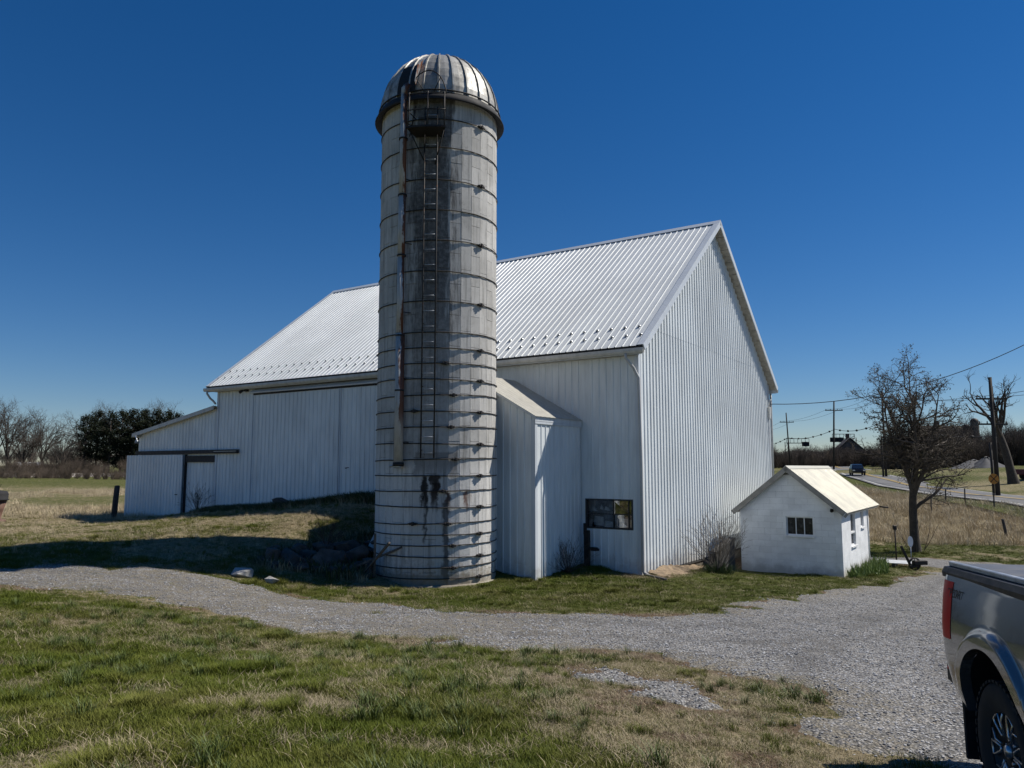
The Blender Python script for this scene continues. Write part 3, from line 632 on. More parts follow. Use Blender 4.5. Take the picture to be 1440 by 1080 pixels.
# hoops
HZ = [12.037, 11.262, 10.397, 9.589, 8.781, 7.972, 7.19, 6.384, 5.982, 5.59, 5.189, 4.787, 4.377, 3.983, 3.562, 3.178, 2.765, 2.388, 1.987, 1.588, 1.317, 1.053, .773, .516, .257]
def hoop_mesh(tilt=0.0):
    m = MB(); pts = [pol(2 * math.pi * k / 68, (SR + .014) / math.cos(math.pi / NS) * (1 if k % 2 else 1), tilt * math.cos(2 * math.pi * k / 68 - FA - 1.5) + rng.uniform(-.004, .004)) for k in range(69)]
    m.tube(pts, .0135, 5, cap=False); return m.mesh('hoop')
hms = [hoop_mesh(x) for x in (.0, .02, -.02, .035)]
lug = MB(); lug.cbox(-.01, .07, -.09, .09, -.028, .028, .01); lug.tube([(.035, -.13, 0), (.035, .13, 0)], .018, 6); lug.cbox(.0, .09, -.03, .03, -.045, .045, .01); lugm = lug.mesh('hoop_lug')
M_HOOP = simple('hoop_iron', (.03, .027, .026), .7, .3, var=.4, sc=9, dirt=((.075, .033, .018), 7, .55, .8))
for i, zh in enumerate(HZ):
    h = link('hoop', hms[i % 4 if zh < 6.2 else i % 3], M_HOOP, silo, (0, 0, zh))
    lats = [1.08] if i % 2 == 0 else [.12 + .35 * rng.random()]
    if i < 9 and i % 2: lats = []
    if i in (19, 12): lats.append(-.55)
    for la in lats: a = ang_of(la); link('hoop_lug', lugm, M_HOOP, h, pol(a, SR + .012, 0), (0, 0, a))
# dome
M_DOME = NT('weathered_dome_metal'); t = M_DOME; p = t.pos(); a = t.noise(p, 3.2, 5, .65)
t.set(Base_Color=t.mix(t.ramp(a, .35, .7), t.mix(1.0, (.44, .43, .395), t.ramp(t.rand(), 0, 1, .86, 1.12), 'MULTIPLY'), (.20, .195, .18)), Metallic=.28, Roughness=t.ramp(a, .2, .8, .42, .62)); t.bump(t.noise(p, 2.5, 3), .25, .05); M_DOME = t.m
NG = 26; DZ = 12.72; DR = 1.66; DH = 1.74
def dprof(k, n=10): s_ = k / n * math.pi / 2; return DR * math.cos(s_) ** .92, DZ + DH * math.sin(s_)
gore = MB(); n = 10; hw = math.pi / NG
vs = []
for k in range(n + 1):
    r_, z_ = dprof(k); r_ = max(r_, .06)
    for q, e in ((-hw, .0), (-hw, .035), (-hw + .028, .035), (-hw + .034, 0), (0, 0), (hw, 0)):
        vs.append(pol(q, r_ + e * math.cos(k / n * math.pi / 2), z_ + e * math.sin(k / n * math.pi / 2)))
gore.add(vs, [(k * 6 + j, k * 6 + j + 1, (k + 1) * 6 + j + 1, (k + 1) * 6 + j) for k in range(n) for j in range(5)], True)
gm = gore.mesh('dome_panel'); gm.polygons.foreach_set('use_smooth', [False] * len(gm.polygons))
for k in range(NG): link('dome_panel', gm, M_DOME, silo, None, (0, 0, 2 * math.pi * k / NG + .05))
m = MB(); m.lathe([(.16, DZ + DH - .02), (.16, DZ + DH + .03), (0, DZ + DH + .05)], 14); m.build('dome_cap', M_DOME, silo)
m = MB(); m.lathe([(1.60, 12.60), (1.80, 12.50), (1.815, 12.52), (1.70, 12.74), (1.62, 12.76)], 52); m.build('dome_skirt', M_BLACK, silo)
m = MB(); m.tube([pol(2 * math.pi * k / 60, 1.70, 12.80) for k in range(61)], .022, 5, cap=False); m.build('dome_ring', M_IRON, silo)
# filling pipe with its hood at the dome
M_PIPE = NT('rusting_galvanised_pipe'); t = M_PIPE; p = t.pos(); a = t.noise(t.mapv(p, (3, 3, .7)), 3, 6, .7); s = t.sep(p); side = t.ramp(t.math('ADD', t.math('ADD', t.math('MULTIPLY', s[0], LT.x), t.math('MULTIPLY', s[1], LT.y)), t.ramp(a, .2, .8, -.09, .09)), -2.04 * LT.x + 20.6 * LT.y - .955, -2.04 * LT.x + 20.6 * LT.y - .915)
c = t.mix(t.ramp(a, .3, .7), (.44, .44, .43), (.30, .30, .29)); c = t.mix(t.math('MULTIPLY', side, t.ramp(s[2], 2.2, 3.2)), c, t.mix(a, (.16, .055, .022), (.085, .035, .02)))
t.set(Base_Color=c, Metallic=.1, Roughness=.6); M_PIPE = t.m
pa = ang_of(-.86)
def pp(z_, off=.16, sl=0.0): q = pol(pa + sl, SR + off, z_); return q
m = MB(); m.tube([pp(3.05), pp(6.35)], .115, 14); m.build('filling_pipe', M_PIPE, silo)
m = MB(); m.tube([pp(6.25, .165, -.01), pp(8.4, .165, -.008)], .088, 14); m.tube([pp(8.35, .165, -.006), pp(10.0, .17, 0)], .094, 14); m.tube([pp(9.95, .17), pp(12.75, .18, .01)], .088, 14); m.build('filling_pipe', M_PIPE, silo)
m = MB(); m.tube([pp(3.0), pp(3.1)], .14, 14); m.build('pipe_flange', M_IRON, silo)
for zc in (4.9, 6.3, 8.38, 9.98, 11.5): m = MB(); m.tube([pp(zc - .02, .165), pp(zc + .02, .165)], .118, 14); m.build('pipe_band', M_IRON, silo)
for zc in (3.6, 5.2, 6.9, 8.7, 10.4, 11.9):
    for s_ in (-1, 1): m = MB(); m.tube([pp(zc, .16, s_ * .055), pp(zc, -.02, s_ * .12)], .012, 5); m.build('pipe_stay', M_IRON, silo)
m = MB(); m.cbox(-.06, .06, -.1, .1, -.06, .06, .02); m.tube([(0, -.1, 0), (.02, -.22, -.02)], .03, 8); m.build('pipe_coupling', M_ALU, silo, pp(3.02, .2), (0, 0, pa))
m = MB(); m.tube([pp(12.70, .18, .01), pp(12.86, .17, .015), pp(12.98, .08, .02), pp(13.02, -.2, .02)], [.09, .095, .095, .09], 12, cap=True); m.build('pipe_elbow', M_PIPE, silo)
# black patch standing in for the unlit filling hole in the dome, rusted flap beside
m = MB(); vs = []
for k in range(6):
    s_ = .05 + k * .105; r_, z_ = DR * math.cos(s_) ** .92 + .045, DZ + DH * math.sin(s_)
    vs += [pol(pa - .17, r_, z_), pol(pa + .17, r_, z_)]
m.add(vs, [(2 * k, 2 * k + 1, 2 * k + 3, 2 * k + 2) for k in range(5)]); m.build('filling_hole_dark', M_BLACK, silo)
M_RUST = simple('rusty_sheet', (.30, .29, .28), .6, .3, var=.3, sc=5, dirt=((.20, .07, .03), 4, .48, .6))
m = MB(); q = [pp(12.95, .10, .17), pp(12.95, .30, .20), pp(13.45, .20, .22), pp(13.75, -.12, .24), pp(13.7, -.25, .18), pp(13.3, -.05, .17)]
m.add(q + [(x + .02, y - .02, z_) for x, y, z_ in q], [(0, 1, 2, 5), (5, 2, 3, 4), (6, 11, 8, 7), (11, 10, 9, 8), (0, 6, 7, 1), (1, 7, 8, 2), (2, 8, 9, 3), (3, 9, 10, 4)]); m.build('door_flap', M_RUST, silo)
# ladder
la0, la1 = ang_of(-.36), ang_of(-.06)
lad = MB(); lad.tube([pol(la0, SR + .13, 3.2), pol(la0, SR + .13, 12.3)], .018, 6); ladder = lad.build('ladder', M_IRON, silo)
m = MB(); m.tube([pol(la1, SR + .13, 3.2), pol(la1, SR + .13, 12.3)], .018, 6); m.build('rail', M_IRON, ladder)
rg = MB(); rg.tube([pol(la0, SR + .13, 0), pol(la1, SR + .13, 0)], .011, 5); rgm = rg.mesh('rung')
for k in range(23): link('rung', rgm, M_ALU, ladder, (0, 0, 3.33 + k * .398))
m = MB()
for zc in (3.4, 5.0, 6.6, 8.2, 9.8, 11.4):
    for la in (la0, la1): m.tube([pol(la, SR + .13, zc), pol(la, SR - .02, zc)], .012, 5)
m.build('standoff', M_IRON, ladder)
# platform with hoop rails
pl = MB(); pa0, pa1 = ang_of(-.62), ang_of(.10); n = 6
vs = [pol(pa0 + (pa1 - pa0) * k / n, r_, z_) for k in range(n + 1) for r_ in (SR + .02, SR + .62) for z_ in (11.55, 11.60)]
pl.add(vs, [(4 * k + a, 4 * k + b, 4 * k + 4 + b, 4 * k + 4 + a) for k in range(n) for a, b in ((0, 1), (1, 3), (3, 2), (2, 0))] + [(0, 2, 3, 1), (4 * n, 4 * n + 1, 4 * n + 3, 4 * n + 2)])
plat = pl.build('platform', M_IRON, silo)
m = MB()
for la in (-.6, -.24, .08):
    a = ang_of(la); m.tube([pol(a, SR + .58, 11.58), pol(a, SR + .50, 12.55)], .018, 6)
for zc, r_ in ((12.05, .55), (12.5, .5)): m.tube([pol(pa0 + (pa1 - pa0) * k / 8, SR + r_, zc) for k in range(9)], .015, 6)
m.tube([pol(pa0, SR + .02, 12.05), pol(pa0, SR + .55, 12.05)], .014, 6); m.tube([pol(pa1, SR + .02, 12.05), pol(pa1, SR + .55, 12.05)], .014, 6)
m.build('guard_rail', M_IRON, plat)
ac = (pa0 + pa1) / 2 + .02
hoopz = []
for k in range(13):
    tt = math.pi * k / 12; lt = -.28 + .40 * math.cos(tt) * -1; zz = 12.55 + .75 * math.sin(tt); a = ang_of(lt); hoopz.append(pol(a, SR + .40 - .25 * math.sin(tt), zz))
m = MB(); m.tube(hoopz, .016, 6); 
for k in (3, 9): m.tube([hoopz[k], pol(ang_of(-.28 + (-.12 if k == 3 else .12)), SR + .1, 12.75)], .012, 5)
m.build('safety_hoop', M_IRON, plat)
m = MB()
for la, lb in ((-.6, -.35), (.08, -.12)): m.tube([pol(ang_of(la), SR + .5, 11.56), pol(ang_of(lb), SR + .0, 10.8)], .016, 6)
m.tube([pol(ang_of(-.62), SR + .05, 12.4), pol(ang_of(-.78), SR + .03, 11.6)], .012, 5); m.build('bracket', M_IRON, plat)
# chute box behind the ladder foot

# ------------------------------------------------------------------ milk house (local frame as the barn)
milk = empty('milk_house', MILK0, TH, 'small white painted block milk house with pale metal gable roof beside the barn', 'building')
t = NT('white_painted_block'); p = t.pos(); a = t.noise(p, 2.0, 5, .6); z = t.sep(p)[2]
c = t.mix(1.0, (.78, .79, .79), t.math('MULTIPLY', t.ramp(a, .3, .7, .9, 1.06), t.ramp(t.rand(), 0, 1, .95, 1.04)), 'MULTIPLY')
c = t.mix(t.math('MULTIPLY', t.ramp(t.math('ADD', z, t.ramp(a, .2, .8, -.15, .15)), -1.45, -1.8), .45), c, (.25, .23, .19))
c = t.mix(t.ramp(t.noise(t.mapv(p, (5, 5, .6)), 2.5, 5, .7), .60, .8, 0, .35), c, (.34, .34, .33))
t.set(Base_Color=c, Roughness=.75); t.bump(t.noise(p, 55, 4, .7), .3, .008); M_BLOCK = t.m
BW, BH = .406, .203; MW, MD = 3.248, 4.7
def block_piece(poly, P, ch=.0013, dep=.19):
    n = len(poly); cx = sum(q[0] for q in poly) / n; cz = sum(q[1] for q in poly) / n; m = MB()
    def ins(q): 
        dx, dz = cx - q[0], cz - q[1]; return (q[0] + (ch if dx > 0 else -ch), q[1] + (ch if dz > 0 else -ch))
    A = [P(q[0], q[1], -dep) for q in poly]; Bv = [P(q[0], q[1], -ch) for q in poly]; Cv = [P(*ins(q), 0) for q in poly]
    fs = [tuple(range(n))]
    for i in range(n): j = (i + 1) % n; fs += [(i, j, n + j, n + i), (n + i, n + j, 2 * n + j, 2 * n + i)]
    m.add(A + Bv + Cv, fs + [tuple(range(2 * n, 3 * n))]); return m
def clip(poly, f):
    out = []
    for i in range(len(poly)):
        a, b = poly[i], poly[(i + 1) % len(poly)]; fa, fb = f(a), f(b)
        if fa >= 0: out.append(a)
        if (fa >= 0) != (fb >= 0): k = fa / (fa - fb); out.append((a[0] + (b[0] - a[0]) * k, a[1] + (b[1] - a[1]) * k))
    return out
def block_wall(parent, P, length, c0, c1, openings=(), clips=()):
    shared = {}
    for c_ in range(c0, c1):
        z0, z1 = c_ * BH, (c_ + 1) * BH; x = -BW / 2 if c_ % 2 else 0.0
        while x < length - .01:
            a, b = max(x, 0), min(x + BW, length); x += BW
            segs = [(a, b, z0, z1)]
            for (oa, ob, oc, od) in openings:
                nx_ = []
                for s in segs:
                    if s[2] >= od - .001 or s[3] <= oc + .001 or s[0] >= ob - .001 or s[1] <= oa + .001: nx_.append(s); continue
                    if s[0] < oa: nx_.append((s[0], oa, s[2], s[3]))
                    if s[1] > ob: nx_.append((ob, s[1], s[2], s[3]))
                    if s[2] < oc: nx_.append((max(s[0], oa), min(s[1], ob), s[2], oc))
                    if s[3] > od: nx_.append((max(s[0], oa), min(s[1], ob), od, s[3]))
                segs = nx_
            for s in segs:
                g = .0012; poly = [(s[0] + g, s[2] + g), (s[1] - g, s[2] + g), (s[1] - g, s[3] - g), (s[0] + g, s[3] - g)]
                for f in clips: poly = clip(poly, f) if poly else poly
                if len(poly) < 3 or max(q[0] for q in poly) - min(q[0] for q in poly) < .03 or max(q[1] for q in poly) - min(q[1] for q in poly) < .02: continue
                block_piece(poly, P).build('block', M_BLOCK, parent)
FWIN = (.86, 1.72, 6 * BH, 9 * BH); RW1 = (1.5, 2.35, 4 * BH, 9.6 * BH); RW2 = (3.4, 4.0, 6.5 * BH, 9.6 * BH)
msl = (3.47 - 2.0) / 1.79
zmr = lambda x: 3.47 - abs(x - 1.62) * msl
FPm = lambda a, z, d: (a, d, z)
m = MB(); m.box(.2, MW - .2, -.2, -.195, .0, .1); m.build('footing', M_STONE, milk)
block_wall(milk, FPm, MW, -1, 10, [FWIN])
block_wall(milk, lambda a, z, d: (a, d - .012, z), MW, 10, 17, clips=[lambda q: zmr(q[0]) - .10 - q[1]])
block_wall(milk, lambda a, z, d: (-d, -a - .191, z), MD - .2, -1, 10, [(RW1[0] - .19, RW1[1] - .19, RW1[2], RW1[3]), (RW2[0] - .19, RW2[1] - .19, RW2[2], RW2[3])])
m = MB(); m.box(MW - .19, MW, -MD, -.195, -.3, 2.0); m.box(.2, MW - .2, -MD, -MD + .19, -.3, 2.0); m.build('rear_wall', M_BLOCK, milk)
m = MB(); m.prism([(0.1, 2.03), (MW - .1, 2.03), (1.62, 3.3)], lambda p: (p[0], -MD + .1, p[1]), lambda p: (p[0], -MD, p[1])); m.build('rear_gable', M_BLOCK, milk)
def mwin(P, o, nv, rail=None):
    a0, a1, z0, z1 = o
    def bar(name, a, b, c, d, y0, y1, mat, par):
        m = MB(); m.add([P(x, z, y) for x in (a, b) for z in (c, d) for y in (y0, y1)], [(0, 1, 3, 2), (4, 6, 7, 5), (0, 4, 5, 1), (2, 3, 7, 6), (0, 2, 6, 4), (1, 5, 7, 3)]); return m.build(name, mat, par)
    w = bar('window', a0 + .001, a1 - .001, z0, z0 + .04, -.12, -.05, M_WHITE, milk)
    bar('frame', a0 + .001, a1 - .001, z1 - .035, z1 - .001, -.12, -.05, M_WHITE, w); bar('frame', a0 + .001, a0 + .035, z0 + .04, z1 - .035, -.12, -.05, M_WHITE, w); bar('frame', a1 - .035, a1 - .001, z0 + .04, z1 - .035, -.12, -.05, M_WHITE, w)
    xs = [a0 + .035 + (a1 - a0 - .07) * k / nv for k in range(nv + 1)]
    for x in xs[1:-1]: bar('mullion', x - .014, x + .014, z0 + .04, z1 - .035, -.11, -.06, M_WHITE, w)
    if rail: bar('meeting_rail', a0 + .02, a1 - .02, rail - .03, rail + .03, -.11, -.02, M_WHITE, w)
    for x, y in zip(xs[:-1], xs[1:]): bar('pane', x, y, z0 + .04, z1 - .035, -.092, -.086, M_GLASS_D, w)
    bar('sill', a0 - .03, a1 + .03, z0 - .05, z0 - .002, -.05, .05, M_WHITE, w)
mwin(FPm, FWIN, 3); mwin(lambda a, z, d: (-d, -a, z), RW1, 1, rail=1.25); mwin(lambda a, z, d: (-d, -a, z), RW2, 1)
M_MROOF = NT('warm_galvanised_roof'); t = M_MROOF; p = t.pos(); a = t.noise(p, 1.5, 4, .6)
t.set(Base_Color=t.mix(t.ramp(a, .35, .7), (.55, .53, .44), (.44, .425, .365)), Metallic=.35, Roughness=t.ramp(a, .2, .8, .38, .5)); M_MROOF = t.m
M_RAKE = simple('tan_grey_board', (.27, .255, .225), .75, var=.2, sc=4)
for sx in (1, -1):
    xe = -.19 if sx > 0 else 3.43
    def MP(y, s, h, xe=xe, sx=sx):
        x = xe + (1.62 - xe) * s; z = 2.0 + (3.47 - 2.0) * s; return (x - sx * h * .63, y, z + h * .77)
    panels('roof_panel', milk, M_MROOF, -6.5, .2, 0, 1, MP, h=.012, rw=(.022, .008))
    m = MB(); m.add([MP(.17, 0, -.006), MP(-6.45, 0, -.006), MP(-6.45, 1, -.006), MP(.17, 1, -.006), MP(.17, 0, -.09), MP(-6.45, 0, -.09), MP(-6.45, 1, -.09), MP(.17, 1, -.09)], [(0, 1, 2, 3), (4, 7, 6, 5), (0, 4, 5, 1), (1, 5, 6, 2), (2, 6, 7, 3), (3, 7, 4, 0)]); m.build('roof_deck', M_SOFFIT, milk)
    m = MB(); m.add([MP(.20, -.03, .02), MP(.20, 1, .02), MP(.20, 1, -.14), MP(.20, -.03, -.14), MP(.172, -.03, .02), MP(.172, 1, .02), MP(.172, 1, -.14), MP(.172, -.03, -.14)], [(0, 1, 2, 3), (4, 7, 6, 5), (0, 4, 5, 1), (3, 2, 6, 7), (0, 3, 7, 4)]); m.build('rake_board', M_RAKE, milk)
    m = MB(); m.add([MP(.2, 0, -.01), MP(-6.5, 0, -.01), MP(-6.5, 0, -.12), MP(.2, 0, -.12), MP(.2, .012, -.01), MP(-6.5, .012, -.01), MP(-6.5, .012, -.12), MP(.2, .012, -.12)], [(0, 1, 2, 3), (3, 2, 6, 7), (0, 3, 7, 4)]); m.build('eave_board', M_WHITE, milk)
m = MB(); m.prism([(1.5, 3.40), (1.62, 3.505), (1.74, 3.40), (1.62, 3.49)], lambda p: (p[0], .21, p[1]), lambda p: (p[0], -6.52, p[1])); m.build('ridge_cap', M_MROOF, milk)
m = MB(); m.tube([(.05, -5.15, 1.95), (.05, -5.15, -.1)], .035, 8); m.build('porch_post', M_WHITE, milk)
m = MB(); m.cbox(.22, .32, .0, .04, 2.02, 2.12, .01); m.tube([(.27, .04, 2.07), (.27, .10, 2.05)], [.03, .05], 10); m.build('wall_lamp', M_IRON, milk)
m = MB(); m.tube([(-.2, -6.4, 1.93), (-.5, -6.5, 1.9)], .03, 8); m.build('drain_stub', M_IRON, milk)
# pallet step behind
pq = MILK0 + UX * -.75 - WX * -5.55
pal = empty('pallet_step', (pq.x, pq.y, g1(pq.x, pq.y) + .02), TH, 'pale slatted wooden pallet step at the milk house rear', 'pallet')
for k in range(6): m = MB(); m.cbox(-.7, .7, -.5 + k * .18, -.38 + k * .18, .12, .145, .004); m.build('slat', M_WHITE, pal)
for k in range(3): m = MB(); m.cbox(-.66 + k * .6, -.56 + k * .6, -.5, .52, .0, .119, .004); m.build('bearer', M_DARKWOOD, pal)

# ------------------------------------------------------------------ pickup truck (local: x forward, y left, z up)
TRK = Vector((3.973, 4.692, -.498))
truck = empty('pickup_truck', TRK, 0, 'dark grey pickup truck with red tail light parked on the gravel', 'truck'); truck.rotation_euler = (0, -R(2.0), R(-102))
t = NT('dark_grey_truck_paint'); t.set(Base_Color=t.mix(t.ramp(t.noise(t.obj(), 900, 2), .4, .6), (.15, .16, .17), (.19, .20, .21)), Metallic=.6, Roughness=.26); t.b.inputs['Coat Weight'].default_value = 1.0; t.b.inputs['Coat Roughness'].default_value = .04; M_PAINT = t.m
M_PLASTIC = simple('black_plastic', (.012, .012, .013), .55, var=.3, sc=20, bump=.15, bsc=300, bd=.002)
M_TYRE = simple('tyre_rubber', (.014, .014, .014), .85, var=.3, sc=12, dirt=((.05, .045, .04), 6, .55, .8))
M_SILVER = simple('machined_silver', (.55, .55, .56), .28, .9, var=.1)
M_RED = NT('red_lens'); M_RED.set(Base_Color=(.62, .008, .010), Roughness=.35); M_RED.b.inputs['Specular IOR Level'].default_value = .15; M_RED = M_RED.m
t = NT('car_glass'); t.set(Base_Color=(.01, .012, .014), Roughness=.03); t.b.inputs['Coat Weight'].default_value = 1; M_CARGLASS = t.m
M_TON = simple('tonneau_vinyl', (.09, .092, .10), .5, var=.15, sc=6)
def yprof(z):
    pts = [(.45, .90), (.60, .955), (.78, .992), (.90, 1.0), (1.02, 1.0), (1.10, .994), (1.25, .978), (1.36, .958), (1.41, .938), (1.425, .91)]
    for (a, ya), (b, yb) in zip(pts[:-1], pts[1:]):
        if z <= b: k = (z - a) / (b - a); k = max(0, k); return ya + (yb - ya) * k
    return pts[-1][1]
AR, AZ = .55, .45
def side_mesh(x0, x1, zb, ztop, arches, rear=None, rows=26, cols=64, name='bed_side', sgn=-1):
    xs = list(np.linspace(x0, x1, cols))
    for ax in arches: xs += [ax - AR, ax + AR, ax - AR * .985, ax + AR * .985, ax - AR * .94, ax + AR * .94, ax - AR * .86, ax + AR * .86]
    xs = sorted(x for x in set(xs) if x0 <= x <= x1); V = []; bot = []
    for x in xs:
        b = zb(x)
        for ax in arches:
            if abs(x - ax) < AR: b = max(b, AZ + math.sqrt(AR * AR - (x - ax) ** 2))
        tp = ztop(x)
        for r_ in range(rows):
            k = r_ / (rows - 1); k = k ** 1.25; z = b + (tp - b) * k; y = yprof(z)
            for ax in arches:
                d = math.hypot(x - ax, z - AZ) - AR
                if d < .17 and z < 1.2: y += .048 * float(1 - sst(.085, .13, np.array(d))) * (1 if z > .45 else .5)
            if rear is not None and x < rear: q = (rear - x) / (rear - x0); y -= .055 * q ** 3
            V.append((x, sgn * y, z))
        bot.append(len(V) - rows)
    n = len(xs); m = MB(); m.add(V, [(i * rows + r_, (i + 1) * rows + r_, (i + 1) * rows + r_ + 1, i * rows + r_ + 1) for i in range(n - 1) for r_ in range(rows - 1)], True)
    lip = [V[b] for b in bot]; base = len(m.v); m.v += lip + [(x, y - sgn * .07, z + .004) for x, y, z in lip]; m.f += [(base + i, base + i + 1, base + n + i + 1, base + n + i) for i in range(n - 1)]; m.sm += [False] * (n - 1)
    return m
zb_bed = lambda x: .50 + (.10 * max(0, -x - .62) / .5 if x < -.62 else 0)
for sgn in (-1, 1):
    b = side_mesh(-.98, .98, zb_bed, lambda x: 1.385 - .012 * max(0, -x - .9) / .25, [0.0], rear=-.78, sgn=sgn).build('bed_side', M_PAINT, truck)
    m = MB(); m.prism([(.90, 1.375), (.963, 1.365), (.967, 1.40), (.945, 1.437), (.86, 1.442), (.86, 1.39)], lambda p: (-.975, sgn * p[0] * .975, p[1]), lambda p: (.97, sgn * p[0], p[1])); m.build('bed_rail_cap', M_PLASTIC, truck)
    # tail light
    n, q_ = 10, 8; m = MB(); vs = []
    for k in range(n):
        f = k / (n - 1); z = .945 + .405 * f
        for j in range(q_):
            g = j / (q_ - 1)
            if g < .72: x = -.665 - .03 * (1 - f) - (.305 * g / .72) * (1 - .15 * (1 - f)); pull = .055 * max(0, (-.78 - x) / .20) ** 3; vs.append((x, sgn * (yprof(z) - pull + .009 * math.sin(math.pi * min(1, g * 1.5 + .12))), z))
            else: h_ = (g - .72) / .28; vs.append((-.99 - .02 * h_, sgn * (yprof(z) - .06 - .14 * h_), z))
    m.add(vs, [(k * q_ + j, k * q_ + j + 1, (k + 1) * q_ + j + 1, (k + 1) * q_ + j) for k in range(n - 1) for j in range(q_ - 1)], True); tl_ = m.build('tail_light', M_RED, truck)
    m = MB(); m.box(-1.02, -.995, *sorted((sgn * .80, sgn * .85)), 1.0, 1.16); m.build('reverse_lens', M_PLASTIC, tl_)
    # wheel well and mud flap
    m = MB(); m.lathe([(.556, .45), (.556, .975)], 28, a0=R(-14), a1=R(194), axis='y')
    m.v = [(x, sgn * y, z + AZ) for x, y, z in m.v]
    m.add([(x, sgn * .55, z) for x, z in ((-.62, .2), (.62, .2), (.62, 1.03), (-.62, 1.03))], [(0, 1, 2, 3)]); m.build('wheel_well', M_PLASTIC, truck)
    m = MB(); m.cbox(-.612, -.588, *sorted((sgn * .70, sgn * .985)), .17, .62, .008); m.build('mud_flap', M_PLASTIC, truck)
m = MB(); m.cbox(-.99, -.94, -.79, .79, .80, 1.39, .02); tg = m.build('tailgate', M_PAINT, truck)
m = MB(); m.cbox(-1.005, -.988, -.14, .14, 1.22, 1.29, .005); m.build('tailgate_handle', M_PLASTIC, tg)
m = MB(); m.prism([(-.92, .60), (-1.08, .60), (-1.11, .66), (-1.11, .74), (-1.06, .78), (-.92, .78)], lambda p: (p[0], -.88, p[1]), lambda p: (p[0], .88, p[1])); m.prism([(-.90, .60), (-1.0, .61), (-1.0, .77), (-.90, .79)], lambda p: (p[0], -.945, p[1]), lambda p: (p[0], -.88, p[1])); m.build('rear_bumper', M_PLASTIC, truck)
m = MB(); m.cbox(-.93, -.90, -.968, -.945, .70, .72, .004); m.build('side_marker', M_RED, truck)
tx = [-.95, -.50, -.08, .44, .95]
for a, b in zip(tx[:-1], tx[1:]): m = MB(); m.cbox(a + .006, b - .006, -.85, .85, 1.43, 1.462, .008); m.build('tonneau_panel', M_TON, truck)
for yy_ in (-.875, .875): m = MB(); m.cbox(-.96, .96, yy_ - .02, yy_ + .02, 1.44, 1.475, .006); m.build('tonneau_rail', M_ALU, truck)
m = MB(); m.cbox(-.9, 4.5, -.52, .52, .42, .80, .03); m.build('chassis', M_PLASTIC, truck)
# cab and nose
cab = side_mesh(.99, 4.72, lambda x: .47, lambda x: 1.12 + (.0 if x < 3.0 else -.0), [3.68], rows=16, cols=50, sgn=-1); c2 = side_mesh(.99, 4.72, lambda x: .47, lambda x: 1.12, [3.68], rows=16, cols=50, sgn=1)
cab.add(c2.v, c2.f, True)
cab.add([(4.72, -.93, .5), (4.72, .93, .5), (4.74, .95, 1.10), (4.74, -.95, 1.10), (2.75, -.97, 1.18), (2.75, .97, 1.18)], [(0, 1, 2, 3), (3, 2, 5, 4)])
cab.add([(1.0, -.94, .5), (1.0, .94, .5), (1.0, .94, 1.2), (1.0, -.94, 1.2)], [(0, 1, 2, 3)]); cab.build('cab_body', M_PAINT, truck)
P0 = [(1.02, 1.10), (1.18, 1.86), (1.5, 1.93), (2.1, 1.93), (2.45, 1.86), (3.05, 1.14)]
m = MB(); vs = [(x, s_ * (.975 - (z - 1.1) * .28), z) for s_ in (-1, 1) for x, z in P0]; m.add(vs, [(0, 1, 2, 3, 4, 5), (6, 7, 8, 9, 10, 11)] + [(i, i + 1, 7 + i, 6 + i) for i in range(5)]); m.build('cab_roof', M_PAINT, truck)
for s_ in (-1, 1):
    for Q in ([(1.22, 1.25), (1.30, 1.78), (1.80, 1.84), (1.80, 1.24)], [(1.88, 1.24), (1.88, 1.84), (2.10, 1.84), (2.38, 1.76), (2.82, 1.24)]): m = MB(); m.add([(x, s_ * (.981 - (z - 1.1) * .28), z) for x, z in Q], [tuple(range(len(Q)))]); m.build('side_window', M_CARGLASS, truck)
m = MB(); m.add([(2.52, -.70, 1.80), (2.52, .70, 1.80), (3.04, .88, 1.19), (3.04, -.88, 1.19)], [(0, 1, 2, 3)]); m.build('windscreen', M_CARGLASS, truck)
m = MB(); m.cbox(4.70, 4.86, -.94, .94, .45, .68, .03); m.build('front_bumper', M_PLASTIC, truck)
for s_ in (-1, 1): m = MB(); m.cbox(4.68, 4.77, *sorted((s_ * .62, s_ * .93)), .86, 1.06, .02); m.build('headlight', M_CARGLASS, truck)
